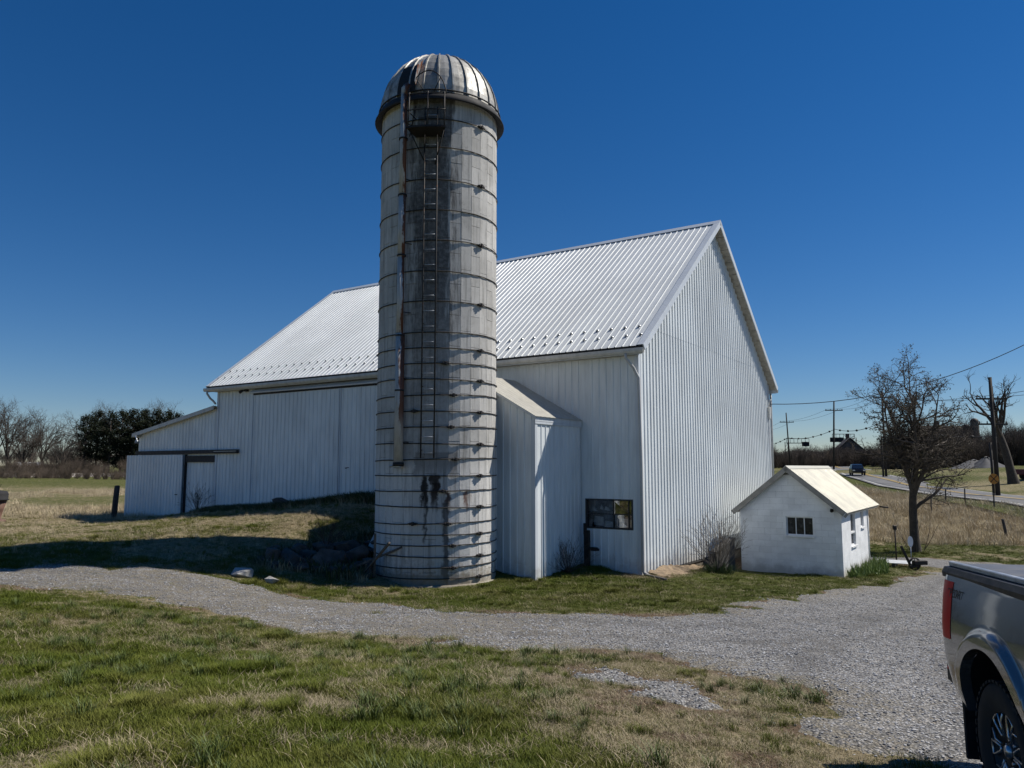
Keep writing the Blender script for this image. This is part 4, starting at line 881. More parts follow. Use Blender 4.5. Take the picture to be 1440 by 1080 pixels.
# wheels
def make_wheel():
    w = bpy.data.objects.new('wheel', None); COL.objects.link(w)
    m = MB(); m.lathe([(.228, -.11), (.29, -.135), (.36, -.14), (.392, -.125), (.402, -.09), (.402, .09), (.392, .125), (.36, .14), (.29, .135), (.228, .11)], 56, axis='y')
    for k in range(44):
        a = 2 * math.pi * k / 44
        for y0, y1, off in ((-.135, -.05, 0), (-.04, .04, .5), (.05, .135, 0)):
            b = a + off * 2 * math.pi / 44; vs = []
            for r_ in (.396, .413):
                for q in (-.045, .045): vs += [(math.cos(b + q) * r_, y0, math.sin(b + q) * r_), (math.cos(b + q) * r_, y1, math.sin(b + q) * r_)]
            m.add(vs, [(4, 5, 7, 6), (0, 4, 6, 2), (1, 3, 7, 5), (0, 1, 5, 4), (2, 6, 7, 3)])
    m.build('tyre', M_TYRE, w)
    m = MB(); m.lathe([(.0, -.085), (.055, -.09), (.06, -.07), (.10, -.055), (.235, -.075), (.245, -.10), (.262, -.112), (.262, .1), (.15, .0), (.0, .0)], 48, axis='y'); rim = m.build('rim', M_PLASTIC, w); rim.scale = (.905, 1, .905)
    for k in range(6):
        a0 = 2 * math.pi * k / 6 + .2; m = MB()
        def q(r_, a): return (math.cos(a0 + a) * r_, -.098 + (r_ - .1) * -.03, math.sin(a0 + a) * r_)
        m.tube([q(.105, .10), q(.243, .06), q(.25, .25), q(.25, .44), q(.22, .46), q(.115, .34), q(.105, .10)], .009, 5); m.tube([q(.10, -.12), q(.19, -.05), q(.242, -.30)], .008, 5); m.build('spoke', M_SILVER, rim)
    m = MB()
    for k in range(6): a = 2 * math.pi * k / 6; m.tube([(math.cos(a) * .075, -.05, math.sin(a) * .075), (math.cos(a) * .075, -.085, math.sin(a) * .075)], .011, 6)
    m.lathe([(.042, -.088), (.038, -.11), (0, -.113)], 16, axis='y'); m.build('hub_cap', M_SILVER, rim)
    return w
w0 = make_wheel()
for i, (x, y) in enumerate(((0, -.84), (0, .84), (3.68, -.84), (3.68, .84))):
    w = w0 if i == 0 else copy_tree(w0); w.parent = truck; w.location = (x, y, .405); w.rotation_euler = (0, .3, 0 if y < 0 else math.pi)
# lettering on the bed side
fc = bpy.data.curves.new('bed_lettering', 'FONT'); fc.body = 'SPORT'; fc.size = .085; fc.extrude = .0006; fc.shear = .25; fc.space_character = 1.1
fo = bpy.data.objects.new('bed_lettering', fc); COL.objects.link(fo); fo.parent = truck; fc.materials.append(M_PLASTIC)
fo.location = (-.98, -.9805, 1.255); fo.rotation_euler = (R(85), 0, 0)
dg = bpy.context.evaluated_depsgraph_get(); fm = bpy.data.meshes.new_from_object(fo.evaluated_get(dg)); bpy.data.objects.remove(fo)
fo = link('bed_lettering', fm, M_PLASTIC, truck, (-.76, -.9835, 1.245), (R(84), 0, 0))

# ------------------------------------------------------------------ trees and shrubs
M_BARK = simple('dark_bark', (.060, .048, .038), .9, var=.35, sc=6, bump=.8, bsc=22, bd=.04)
M_BARK2 = simple('grey_bark', (.115, .10, .085), .9, var=.3, sc=5, bump=.6, bsc=18, bd=.04)
M_TWIG = simple('twigs', (.070, .055, .042), .9, var=.3, sc=3)
M_TWIG2 = simple('pale_twigs', (.058, .046, .037), .9, var=.25, sc=.5)
M_BUD = simple('brown_buds', (.085, .070, .040), .85, var=.4, sc=4)
t = NT('pine_needles'); p = t.pos(); t.set(Base_Color=t.mix(t.ramp(t.noise(p, .6, 4), .3, .7), (.010, .015, .007), (.026, .034, .014)), Roughness=.75); t.b.inputs['Specular IOR Level'].default_value = .2; M_NEEDLE = t.m

def rvec(rs): 
    while True:
        v = Vector((rs.uniform(-1, 1), rs.uniform(-1, 1), rs.uniform(-1, 1)))
        if .05 < v.length < 1: return v.normalized()
def limb(rs, mb, p, d, ln, r0, r1, segs, wander, up, sides):
    pts = [Vector(p)]; d = Vector(d).normalized(); rad = [r0]; dirs = [d.copy()]
    for i in range(segs):
        d = (d + rvec(rs) * wander + Vector((0, 0, up))).normalized(); pts.append(pts[-1] + d * ln / segs); rad.append(r0 + (r1 - r0) * (i + 1) / segs); dirs.append(d.copy())
    mb.tube(pts, rad, sides, cap=False); return pts, rad, dirs
def perp(rs, d, ang):
    a = rvec(rs); a = (a - d * a.dot(d))
    if a.length < 1e-4: a = Vector((1, 0, 0))
    a.normalize(); return (d * math.cos(ang) + a * math.sin(ang)).normalized()
def sub(rs, mb, pts, rad, dirs, lv, spec, buds=None):
    if lv >= len(spec): 
        if buds is not None: buds.append(pts[-1])
        return
    s = spec[lv]; n = s['n'] if isinstance(s['n'], int) else rs.randint(*s['n'])
    L = sum((pts[i + 1] - pts[i]).length for i in range(len(pts) - 1))
    for k in range(n):
        f = s['from'] + (1 - s['from']) * (k + rs.random()) / n; x = f * (len(pts) - 1); i = min(int(x), len(pts) - 2); q = pts[i].lerp(pts[i + 1], x - i)
        dd = perp(rs, dirs[min(i + 1, len(dirs) - 1)], R(rs.uniform(*s['ang']))); ll = L * rs.uniform(*s['len']) * (1.1 - .45 * f); rr = max(min(rad[i] * .75, s['r'] * rs.uniform(.8, 1.2)), .003)
        P_, Rr, D_ = limb(rs, mb, q, dd, ll, rr, max(rr * s.get('taper', .4), .0025), s['segs'], s['w'], s['up'], s['sides']); sub(rs, mb, P_, Rr, D_, lv + 1, spec, buds)
def bare_tree(seed, h, r0, fork, nl, spread, spec, wander=.10, lean=(0, 0), buds=False):
    rs = random.Random(seed); tr = MB(); cr = MB(); bl = [] if buds else None
    pts = [Vector((0, 0, -.2))]; rad = [r0 * 1.45]; d = Vector((lean[0], lean[1], 1)).normalized()
    for i in range(6): d = (d + rvec(rs) * .05).normalized(); pts.append(pts[-1] + d * (fork + .2) / 6); rad.append(r0 * (1.12 if i == 0 else 1 - .05 * i))
    tr.tube(pts, rad, 10, cap=False); top = pts[-1]
    for k in range(nl):
        a = 2 * math.pi * (k + rs.uniform(-.25, .25)) / nl; an = R(rs.uniform(*spread)) if k else R(spread[0] * .4); dd = Vector((math.cos(a) * math.sin(an), math.sin(a) * math.sin(an), math.cos(an)))
        st = top if k % 2 == 0 else pts[-2].lerp(top, .4)
        P_, Rr, D_ = limb(rs, cr, st - dd * .05, dd, (h - fork) * rs.uniform(.78, 1.0), r0 * rs.uniform(.45, .62), r0 * .09, 7, wander, .05, 7); sub(rs, cr, P_, Rr, D_, 0, spec, bl)
    return tr, cr, bl
FINE = [dict(n=(6, 8), **{'from': .22}, ang=(28, 58), len=(.38, .62), r=.075, segs=4, w=.16, up=.06, sides=4), dict(n=(6, 8), **{'from': .2}, ang=(25, 60), len=(.35, .6), r=.038, segs=3, w=.2, up=.05, sides=3, taper=.35), dict(n=(4, 6), **{'from': .15}, ang=(25, 60), len=(.4, .7), r=.020, segs=2, w=.2, up=.03, sides=3, taper=.4)]

# the gnarled tree beyond the milk house
SPEC_M = [dict(n=(9, 11), **{'from': .12}, ang=(30, 70), len=(.30, .55), r=.055, segs=5, w=.26, up=.03, sides=5), dict(n=(7, 9), **{'from': .12}, ang=(30, 75), len=(.35, .6), r=.022, segs=4, w=.3, up=.02, sides=4), dict(n=(5, 7), **{'from': .1}, ang=(30, 80), len=(.3, .6), r=.010, segs=2, w=.3, up=0, sides=3), dict(n=(2, 3), **{'from': .2}, ang=(30, 80), len=(.4, .7), r=.007, segs=1, w=.3, up=0, sides=3)]
tr, cr, bl = bare_tree(14, 8.2, .205, 2.8, 6, (9, 31), SPEC_M, wander=.22, lean=(.0, 0), buds=True)
rs = random.Random(3)
P_, Rr, D_ = limb(rs, cr, (0, 0, 1.9), (.75, -.1, .62), 2.3, .10, .03, 6, .22, .02, 6); sub(rs, cr, P_, Rr, D_, 0, SPEC_M[1:], bl)
for k in range(10): a = rs.uniform(0, 6.28); limb(rs, cr, (math.cos(a) * .3, math.sin(a) * .3, 0), (math.cos(a) * .5, math.sin(a) * .5, 1), rs.uniform(1, 2.4), .014, .004, 4, .15, .02, 3)
tx_, ty_ = 18.4, 35.2
tree = empty('gnarled_tree', (tx_, ty_, g1(tx_, ty_)), 0, 'dark gnarled bare tree with twisted trunk beyond the small milk house', 'tree')
tr.build('trunk', M_BARK, tree); crn = cr.build('crown', M_TWIG, tree)
bd = MB()
for q in bl:
    if rs.random() < .7:
        s_ = rs.uniform(.022, .05); c_ = Vector(q); vs = [c_ + rvec(rs) * s_ for _ in range(4)]; bd.add(vs, [(0, 1, 2), (0, 2, 3), (0, 3, 1), (1, 3, 2)])
tag(bd.build('buds', M_BUD, crn), kind='stuff')

# pollarded old tree across the road
SPEC_P = [dict(n=(3, 5), **{'from': .35}, ang=(30, 60), len=(.4, .6), r=.12, segs=4, w=.28, up=.08, sides=5), dict(n=(3, 5), **{'from': .4}, ang=(25, 60), len=(.4, .7), r=.05, segs=3, w=.25, up=.1, sides=4), dict(n=(2, 4), **{'from': .3}, ang=(20, 50), len=(.4, .7), r=.018, segs=2, w=.2, up=.05, sides=3)]
tr, cr, bl = bare_tree(12, 10.6, .40, 5.0, 5, (12, 40), SPEC_P, wander=.20, lean=(-.13, 0))
x, y = 49.3, 75.2; o = empty('pollarded_tree', (x, y, g1(x, y)), 0, 'old dead tree with stout cut-back limbs across the road', 'tree'); tr.build('trunk', M_BARK, o); cr.build('crown', M_BARK, o)

# bare trees along the railway at the left
VAR = []
for sd, h, sp, nl in ((21, 11.5, (10, 38), 7), (33, 12.5, (8, 30), 6), (47, 10, (12, 45), 7)):
    tr, cr, _ = bare_tree(sd, h, .24, h * .22, nl, sp, FINE, wander=.09); VAR.append((tr.mesh('trunk'), cr.mesh('crown')))
def place_tree(name, v, x, y, s, rz, label, group=None, tm=None, cm=None):
    o = empty(name, (x, y, g1(x, y) - .1), rz, label, 'tree', group); o.scale = (s, s, s)
    link('trunk', VAR[v][0], None, o) if VAR[v][0].materials else link('trunk', VAR[v][0], tm or M_BARK2, o)
    link('crown', VAR[v][1], cm or M_TWIG2, o); return o
LB = 'bare fan-crowned tree along the railway left of the evergreens'
def at_px(px, d): return (px - 720) / 1068 * d, d
spots = [(-6, 150, 1.12, 0), (14, 146, 1.08, 1), (36, 152, .98, 2), (62, 158, 1.06, 0), (92, 140, .74, 2), (-25, 148, 1.1, 1), (-50, 150, 1.0, 2), (104, 165, .55, 1), (46, 170, .8, 1)]
for i, (px, d, s, v) in enumerate(spots): x, y = at_px(px, d); place_tree('bare_tree', v, x, y, s, i * 1.3, LB, 'bare trees along the railway')
for i, (px, d, s) in enumerate(((128, 172, 1.15), (150, 175, 1.2), (180, 172, 1.22), (205, 175, 1.25), (232, 172, 1.2), (245, 168, 1.15))): x, y = at_px(px, d); place_tree('bare_tree', i % 3, x, y, s, i * 2.1, 'tall bare tree showing its twigs above the evergreens', 'bare trees behind the evergreens')

# evergreens
def pine(seed, h, rad):
    rs = random.Random(seed); tr = MB(); cr = MB(); tr.tube([(0, 0, -.2), (.05, 0, h * .5), (0, .05, h * .95)], [.22, .15, .03], 8)
    n = 95
    for k in range(n):
        f = .12 + .88 * (k + rs.random()) / n; z = h * f; a = rs.uniform(0, 6.283); L = rad * (1.0 - abs(f - .45) * .55 if f < .8 else (1.05 - f) * 3.2) * rs.uniform(.6, 1.1); L = max(L, .3)
        d = Vector((math.cos(a), math.sin(a), rs.uniform(-.1, .35))).normalized(); P_ = Vector((0, 0, z)); tr.tube([P_, P_ + d * L], [.04, .012], 3, cap=False)
        for j in range(int(12 + L * 13)):
            g = rs.uniform(.25, 1.05); c_ = P_ + d * L * g + rvec(rs) * .28 * (1 + .5 * g)
            for _ in range(3):
                ax = rvec(rs); bx = rvec(rs); s_ = rs.uniform(.14, .30); cr.add([c_ + ax * s_, c_ - ax * s_ * .3 + bx * s_ * .35, c_ - ax * s_ * .3 - bx * s_ * .35], [(0, 1, 2)])
    return tr.mesh('trunk'), cr.mesh('crown')
PV = [pine(61, 11.5, 3.0), pine(77, 12.5, 3.2)]
for i, (px, d, s, v) in enumerate(((121, 150, .88, 0), (138, 153, .9, 1), (156, 148, .93, 0), (172, 152, .9, 1), (188, 149, .97, 0), (204, 153, .92, 1), (220, 150, .97, 0), (236, 150, .88, 1), (250, 152, .92, 0))):
    x, y = at_px(px, d); o = empty('evergreen_tree', (x, y, g1(x, y)), i * 1.7, 'dark evergreen in the dense clump beyond the barn', 'tree', 'evergreens beyond the field'); o.scale = (s * 1.15, s * 1.15, s * 1.12)
    link('trunk', PV[v][0], M_BARK, o); link('crown', PV[v][1], M_NEEDLE, o)

def instancer(name, pts, kinds, rots, scales, protos, group_nodes={}):
    """one object whose points carry small shared meshes"""
    col = bpy.data.collections.new(name + '_pieces')
    for i, (me_, mt) in enumerate(protos):
        ob = bpy.data.objects.new('%s_piece_%02d' % (name, i), me_); col.objects.link(ob)
        if mt is not None and not me_.materials: me_.materials.append(mt)
    me = bpy.data.meshes.new(name); me.from_pydata([tuple(p) for p in pts], [], [])
    for nm, ty, arr in (('kind', 'INT', kinds), ('rotz', 'FLOAT', rots), ('size', 'FLOAT', scales)):
        a = me.attributes.new(nm, ty, 'POINT'); a.data.foreach_set('value', np.asarray(arr, np.int32 if ty == 'INT' else np.float32))
    o = bpy.data.objects.new(name, me); COL.objects.link(o)
    ng = bpy.data.node_groups.new(name, 'GeometryNodeTree'); ng.interface.new_socket('Geometry', in_out='INPUT', socket_type='NodeSocketGeometry'); ng.interface.new_socket('Geometry', in_out='OUTPUT', socket_type='NodeSocketGeometry')
    N = ng.nodes; gi = N.new('NodeGroupInput'); go = N.new('NodeGroupOutput'); ip = N.new('GeometryNodeInstanceOnPoints'); ci = N.new('GeometryNodeCollectionInfo')
    ci.inputs['Collection'].default_value = col; ci.inputs['Separate Children'].default_value = True; ci.inputs['Reset Children'].default_value = True
    def at(nm, ty): n = N.new('GeometryNodeInputNamedAttribute'); n.data_type = ty; n.inputs['Name'].default_value = nm; return n.outputs[0]
    cx = N.new('ShaderNodeCombineXYZ'); ng.links.new(at('rotz', 'FLOAT'), cx.inputs[2]); er = N.new('FunctionNodeEulerToRotation'); ng.links.new(cx.outputs[0], er.inputs[0])
    ng.links.new(gi.outputs[0], ip.inputs['Points']); ng.links.new(ci.outputs[0], ip.inputs['Instance']); ip.inputs['Pick Instance'].default_value = True
    ng.links.new(at('kind', 'INT'), ip.inputs['Instance Index']); ng.links.new(er.outputs[0], ip.inputs['Rotation']); ng.links.new(at('size', 'FLOAT'), ip.inputs['Scale']); ng.links.new(ip.outputs[0], go.inputs[0])
    md = o.modifiers.new('scatter', 'NODES'); md.node_group = ng
    o['kind'] = 'stuff'; return o

# brushwood: many-stemmed bare bushes
def bush_mesh(seed, n, h, r0, spread, twigs=3):
    rs = random.Random(seed); m = MB()
    for k in range(n):
        a = rs.uniform(0, 6.283); an = R(rs.uniform(2, spread)); d = Vector((math.cos(a) * math.sin(an), math.sin(a) * math.sin(an), math.cos(an))); q = Vector((math.cos(a), math.sin(a), 0)) * rs.uniform(0, .18) * h * .3
        P_, Rr, D_ = limb(rs, m, q, d, h * rs.uniform(.6, 1), r0 * rs.uniform(.7, 1.1), r0 * .3, 4, .10, .05, 4)
        sub(rs, m, P_, Rr, D_, 0, [dict(n=(twigs, twigs + 2), **{'from': .25}, ang=(15, 45), len=(.3, .55), r=r0 * .5, segs=2, w=.15, up=.08, sides=3), dict(n=(2, 3), **{'from': .2}, ang=(15, 45), len=(.35, .6), r=r0 * .3, segs=2, w=.15, up=.05, sides=3)])
    return m
BR = [bush_mesh(90 + k, 26, 2.2, .022, 42).mesh('bush') for k in range(3)]
M_BRUSH = simple('brushwood', (.060, .046, .036), .95, var=.4, sc=.35)
M_BRUSH2 = simple('brushwood_brown', (.10, .075, .055), .95, var=.3, sc=.2)
pts = []; ks = []; ro = []; si = []; rs = random.Random(8)
for k in range(420):                     # strip in front of the railway bank
    px = rs.uniform(-120, 290); d = rs.uniform(98, 118); x, y = at_px(px, d); nv_ = float(fbm(np.array([x]), np.array([y]), .09, 3, 15)[0])
    if nv_ < .44 and rs.random() < .8: continue
    pts.append((x, y, g1(x, y) - .05)); ks.append(rs.randrange(3)); ro.append(rs.uniform(0, 6.28)); si.append(rs.uniform(.25, .6) * (.55 + 1.1 * max(0, nv_ - .38) / .25))
o = instancer('railway_brush', pts, ks, ro, si, [(b.copy(), M_BRUSH2) for b in BR]); tag(o, 'low brown brushwood in front of the railway bank', 'brush')
pts = []; ks = []; ro = []; si = []
for k in range(160):
    px = rs.uniform(-120, 290); d = rs.uniform(132, 150); x, y = at_px(px, d); pts.append((x, y, g1(x, y))); ks.append(rs.randrange(3)); ro.append(rs.uniform(0, 6.28)); si.append(rs.uniform(.7, 1.5))
o = instancer('undergrowth', pts, ks, ro, si, [(b.copy(), M_BRUSH2) for b in BR]); tag(o, 'tangled grey undergrowth below the railway trees', 'brush')
# distant wood to the right of the barn
pts = []; ks = []; ro = []; si = []
for k in range(1150):
    px = rs.uniform(1060, 1560); d = rs.uniform(165, 250) if px < 1235 else rs.uniform(128, 190); x, y = at_px(px, d); pts.append((x, y, g1(x, y) - .2)); kk = rs.random(); ks.append(rs.randrange(3)); ro.append(rs.uniform(0, 6.28)); si.append(rs.uniform(1.1, 2.1) * (.6 + .9 * float(fbm(np.array([px]), np.array([0.0]), .03, 3, 6)[0])) * (1.25 if 1300 < px < 1600 else 1.0))
for k in range(60):
    px = rs.uniform(1230, 1560); d = rs.uniform(150, 215); x, y = at_px(px, d); pts.append((x, y, g1(x, y))); ks.append(3 + rs.randrange(3)); ro.append(rs.uniform(0, 6.28)); si.append(rs.uniform(.55, .85))
o = instancer('distant_wood', pts, ks, ro, si, [(b.copy(), M_BRUSH) for b in BR] + [(v[1].copy(), M_BRUSH) for v in VAR]); tag(o, 'dark leafless scrub wood in the distance behind the road', 'wood')
for me_ in [pp_[0] for pp_ in []]: pass
# far wooded ridge
pts = []; ks = []; ro = []; si = []
for k in range(700):
    px = rs.uniform(-400, 1800); d = rs.uniform(330, 400); x, y = at_px(px, d); pts.append((x, y, g1(x, y))); ks.append(rs.randrange(3)); ro.append(rs.uniform(0, 6.28)); si.append(rs.uniform(.45, .75))
o = instancer('far_ridge_wood', pts, ks, ro, si, [(v[1].copy(), M_BRUSH2) for v in VAR]); tag(o, 'faint line of bare woodland along the horizon', 'wood')

# shrubs close to the barn
def shrub(name, loc, seed, n, h, r0, spread, label, mat):
    m = bush_mesh(seed, n, h, r0, spread); o = empty(name, loc, 0, label, 'shrub'); m.build('stems', mat, o); return o
sx, sy = 6.2, 23.3; sh = shrub('bare_shrub', (sx, sy, g1(sx, sy)), 401, 46, 1.75, .011, 46, 'bare twiggy shrub growing against the barn gable', M_BARK2)
bx, by = 1.55, 21.35; shrub('bramble', (bx, by, g1(bx, by)), 402, 34, 1.0, .008, 78, 'tangled dry bramble in the corner below the barn window', M_TWIG2)
q = C0 + UX * 19.6 - WX * .6; shrub('bramble', (q.x, q.y, g1(q.x, q.y)), 403, 22, 1.05, .008, 60, 'small dark leafless bush beside the lean-to door', M_TWIG)
m = MB(); rs = random.Random(5)
for k in range(420):
    a = rs.uniform(0, 6.28); r_ = rs.uniform(0, .42); b = Vector((math.cos(a) * r_, math.sin(a) * r_, 0)); d = Vector((math.cos(a) * .5, math.sin(a) * .5, 1)) + rvec(rs) * .5; h = rs.uniform(.1, .34); w = rvec(rs); w.z = 0; w = w.normalized() * .012
    m.add([b - w, b + w, b + d * h * .6 + w * .8, b + d * h * .6 - w * .8, b + d * h + Vector((0, 0, -h * .15))], [(0, 1, 2, 3), (3, 2, 4)])

t = NT('leaf_green'); p = t.pos(); t.set(Base_Color=t.mix(t.rand(), (.035, .062, .014), (.060, .085, .022)), Roughness=.6); M_LEAF = t.m
t = NT('bright_leaf_green'); p = t.pos(); t.set(Base_Color=t.mix(t.ramp(t.noise(p, 6, 3), .3, .7), (.10, .16, .025), (.16, .21, .05)), Roughness=.55); M_LEAFB = t.m
m.build('basal_leaves', M_LEAF, sh)
# bulkhead panel leaning behind the shrub
bk = C0 + UX * -.95 - WX * -4.3
o = empty('cellar_hatch', (bk.x, bk.y, g1(bk.x, bk.y) - .1), TH, 'dark weathered sloping cellar hatch against the barn gable behind the shrub', 'hatch')
m = MB(); m.prism([(-.9, .0), (.9, .0), (.9, .75), (-.9, 1.05)], lambda p: (.0, p[0], p[1]), lambda p: (.06, p[0], p[1])); m.build('front_board', M_DARKWOOD, o)
m = MB(); m.add([(-.02, -.92, 1.07), (-.02, .92, .77), (.2, .92, .79), (.2, -.92, 1.09), (-.02, -.92, 1.03), (-.02, .92, .73), (.2, .92, .75), (.2, -.92, 1.05)], [(0, 1, 2, 3), (4, 7, 6, 5), (0, 4, 5, 1), (1, 5, 6, 2), (3, 2, 6, 7), (0, 3, 7, 4)]); m.build('lid', M_DARKWOOD, o)
m = MB(); m.box(.06, .2, -.9, -.85, 0, 1.0); m.box(.06, .2, .85, .9, 0, .72); m.build('cheek', M_DARKWOOD, o)
# old pump post in the corner and a board on the ground
q = C0 + UX * 1.60 - WX * .22
o = empty('old_post', (q.x, q.y, g1(q.x, q.y)), TH, 'rusty black iron post standing in the corner left of the barn window', 'post')
m = MB(); m.cbox(-.10, .06, -.06, .06, 0, 1.02, .01); m.cbox(-.0, .075, -.05, .05, .9, 1.22, .01); m.build('post', M_IRON, o); m = MB(); m.tube([(0, 0, .52), (-.42, .05, .50)], .035, 8); m.cbox(-.36, -.18, -.02, .1, .46, .56, .01); m.build('spout', M_IRON, o)
def prop(name, mb, mat, loc, rot, label, cat, group=None): return tag(mb.build(name, mat, None, loc, rot), label, cat, group)
q = C0 + UX * -.55 - WX * .35; m = MB(); m.cbox(-.45, .45, -.05, .05, 0, .05, .008); prop('ground_board', m, M_DARKWOOD, (q.x, q.y, g1(q.x, q.y) + .02), (0, 0, TH + 2.6), 'short dark board lying in the grass at the barn corner', 'board')
# fence posts
def fpost(x, y, h, lean, label, r=.07):
    rs = random.Random(int(x * 7)); m = MB(); m.tube([(0, 0, -.3), (lean * h * .5, 0, h * .5), (lean * h, 0, h * .97), (lean * h, 0, h)], [r * 1.05, r, r * .95, r * .7], 9); return prop('fence_post', m, M_DARKWOOD, (x, y, g1(x, y)), None, label, 'post')
fpost(-17.76, 34.3, 1.45, .06, 'dark wooden fence post standing alone left of the lean-to door', .12)
fpost(26.38, 41.1, 1.12, -.16, 'leaning dark fence post in the field right of the gnarled tree', .075)
for i, (x, y) in enumerate(((27.77, 50.9), (31.51, 53.4), (32.13, 51.2), (32.9, 48.6), (31.87, 56.4))):
    o = fpost(x, y, 1.1 + .2 * (i % 2), .02, 'thin roadside fence post along the tan field edge', .045); o['group'] = 'roadside fence posts'
# planter urn at the left
x, y = -20.55, 30.5
o = empty('planter', (x, y, g1(x, y)), 0, 'brown urn planter with dark rim beside the left field', 'planter')
M_CLAY = simple('brown_clay', (.13, .07, .05), .7, var=.25, sc=5)
m = MB(); m.lathe([(.0, .0), (.42, .0), (.42, .06), (.30, .1), (.24, .14), (.30, .4), (.42, .85), (.40, .85)], 24); m.build('urn', M_CLAY, o)
m = MB(); m.lathe([(.42, .84), (.50, .86), (.44, .9), (.46, 1.08), (.40, 1.2), (.1, 1.24), (0, 1.24)], 24); m.build('rim', M_BLACK, o)
m = bush_mesh(77, 10, .45, .01, 40); m.v = [(a, b, c + 1.2) for a, b, c in m.v]; m.build('plant', M_LEAF, o)
# rubble by the silo
M_ROCK = simple('limestone_rubble', (.075, .070, .064), .95, var=.5, sc=2.5, bump=.7, bsc=9, bd=.06, obj_rand=.2)
M_ROCKW = simple('pale_stone', (.33, .32, .30), .9, var=.25, sc=3, bump=.6, bsc=10, bd=.04)
def rock(seed, sx_, sy_, sz_):
    """angular broken stone: hull of a few points, edges slightly chipped"""
    rs = random.Random(seed); bm = bmesh.new()
    for _ in range(15):
        v = rvec(rs); q = max(abs(v.x), abs(v.y), abs(v.z)); v = v.lerp(v / q, .55) * rs.uniform(.8, 1.0); bm.verts.new((v.x * sx_, v.y * sy_, v.z * sz_))
    r_ = bmesh.ops.convex_hull(bm, input=bm.verts); bmesh.ops.delete(bm, geom=[g for g in r_['geom_interior'] if isinstance(g, bmesh.types.BMVert)], context='VERTS')
    bmesh.ops.bevel(bm, geom=list(bm.edges), offset=min(sx_, sy_, sz_) * .07, segments=1, affect='EDGES', clamp_overlap=True)
    me = bpy.data.meshes.new('rock'); bm.to_mesh(me); bm.free(); return me
def put_rock(seed, x, y, s, rz, label, mat, group=None, dz=0, tilt=0): 
    o = link('rock', rock(seed, *s), mat, None, (x, y, g1(x, y) + s[2] * .45 + dz), (tilt, tilt * .5, rz)); return tag(o, label, 'rock', group)
put_rock(1, -6.25, 18.0, (.30, .2, .15), .3, 'pale sunlit stone block at the edge of the gravel lane', M_ROCKW)
put_rock(2, -5.6, 17.95, (.25, .15, .09), -.2, 'low pale flat stone in the grass beside the rubble heap', M_ROCKW)
put_rock(3, -4.75, 19.85, (.55, .38, .36), .6, 'big rounded grey boulder in the shaded rubble heap', M_ROCK)
put_rock(4, -5.45, 19.6, (.62, .36, .26), -.3, 'long slanting grey slab in the shaded rubble heap', M_ROCK, tilt=.3)
rsr = random.Random(44); spots_ = [(-4.1, 20.5, .40), (-3.95, 19.9, .34), (-5.0, 20.5, .42), (-4.4, 21.1, .42), (-6.0, 19.5, .30), (-3.9, 21.5, .42), (-5.6, 20.3, .34), (-3.6, 19.5, .22), (-4.5, 19.35, .22), (-5.2, 19.2, .20), (-4.2, 19.5, .18), (-5.8, 19.1, .16), (-4.9, 19.4, .17), (-6.3, 19.35, .18), (-4.6, 20.6, .36), (-5.3, 20.0, .32), (-4.35, 20.15, .34), (-3.75, 20.9, .34), (-6.15, 19.9, .22), (-3.7, 20.2, .28)]
for i, (x, y, s) in enumerate(spots_):
    put_rock(20 + i, x, y, (s, s * rsr.uniform(.6, .9), s * rsr.uniform(.5, .8)), i * 1.1, 'rough grey stone in the shaded rubble heap beside the silo', M_ROCK, 'rubble stones beside the silo', dz=rsr.uniform(0, .10), tilt=rsr.uniform(-.4, .4))
m = MB(); ribbed(m, -.45, .45, 0, 1.5, lambda x, z, h: (x, h, z)); m.v += [(a, b - .012, c) for a, b, c in m.v]; nf = len(m.f); nv = len(m.v) // 2; m.f += [tuple(i + nv for i in f) for f in m.f[:nf]]; m.sm += m.sm[:nf]
prop('roofing_sheet', m, M_SIDING, (-3.55, 21.25, g1(-3.55, 21.25) + .05), (R(-22), R(28), R(15)), 'loose bluish ribbed metal sheet leaning behind the silo', 'sheet')
for i, (x, y, L, rx, rz) in enumerate(((-3.75, 19.6, 1.5, 55, 40), (-3.45, 19.45, 1.1, 12, 10), (-4.2, 19.7, 1.7, 68, 70))):
    m = MB(); m.cbox(-.03, .03, -.025, .025, 0, L, .005); prop('broken_board', m, M_BARK2, (x, y, g1(x, y) + .05), (R(rx), 0, R(rz)), 'weathered broken board propped in the rubble by the silo', 'board', 'boards in the rubble')
sb = bush_mesh(88, 16, .9, .008, 65); o = empty('dry_weed', (-4.9, 20.4, g1(-4.9, 20.4) + .3), 0, 'dry branching weed on top of the rubble heap', 'weed'); sb.build('stems', M_TWIG2, o)
q = C0 + UX * 13.8 - WX * .75; m = MB(); m.prism([(-.7, 0), (.7, .0), (.8, .12), (.55, .22), (-.5, .06)], lambda p: (p[0], -.12, p[1]), lambda p: (p[0], .12, p[1])); prop('log', m, M_DARKWOOD, (q.x, q.y, g1(q.x, q.y) + .1), (0, -.12, TH), 'dark slab of wood lying on the bank below the big barn doors', 'log')
q = C0 + UX * -.9 - WX * -2.6
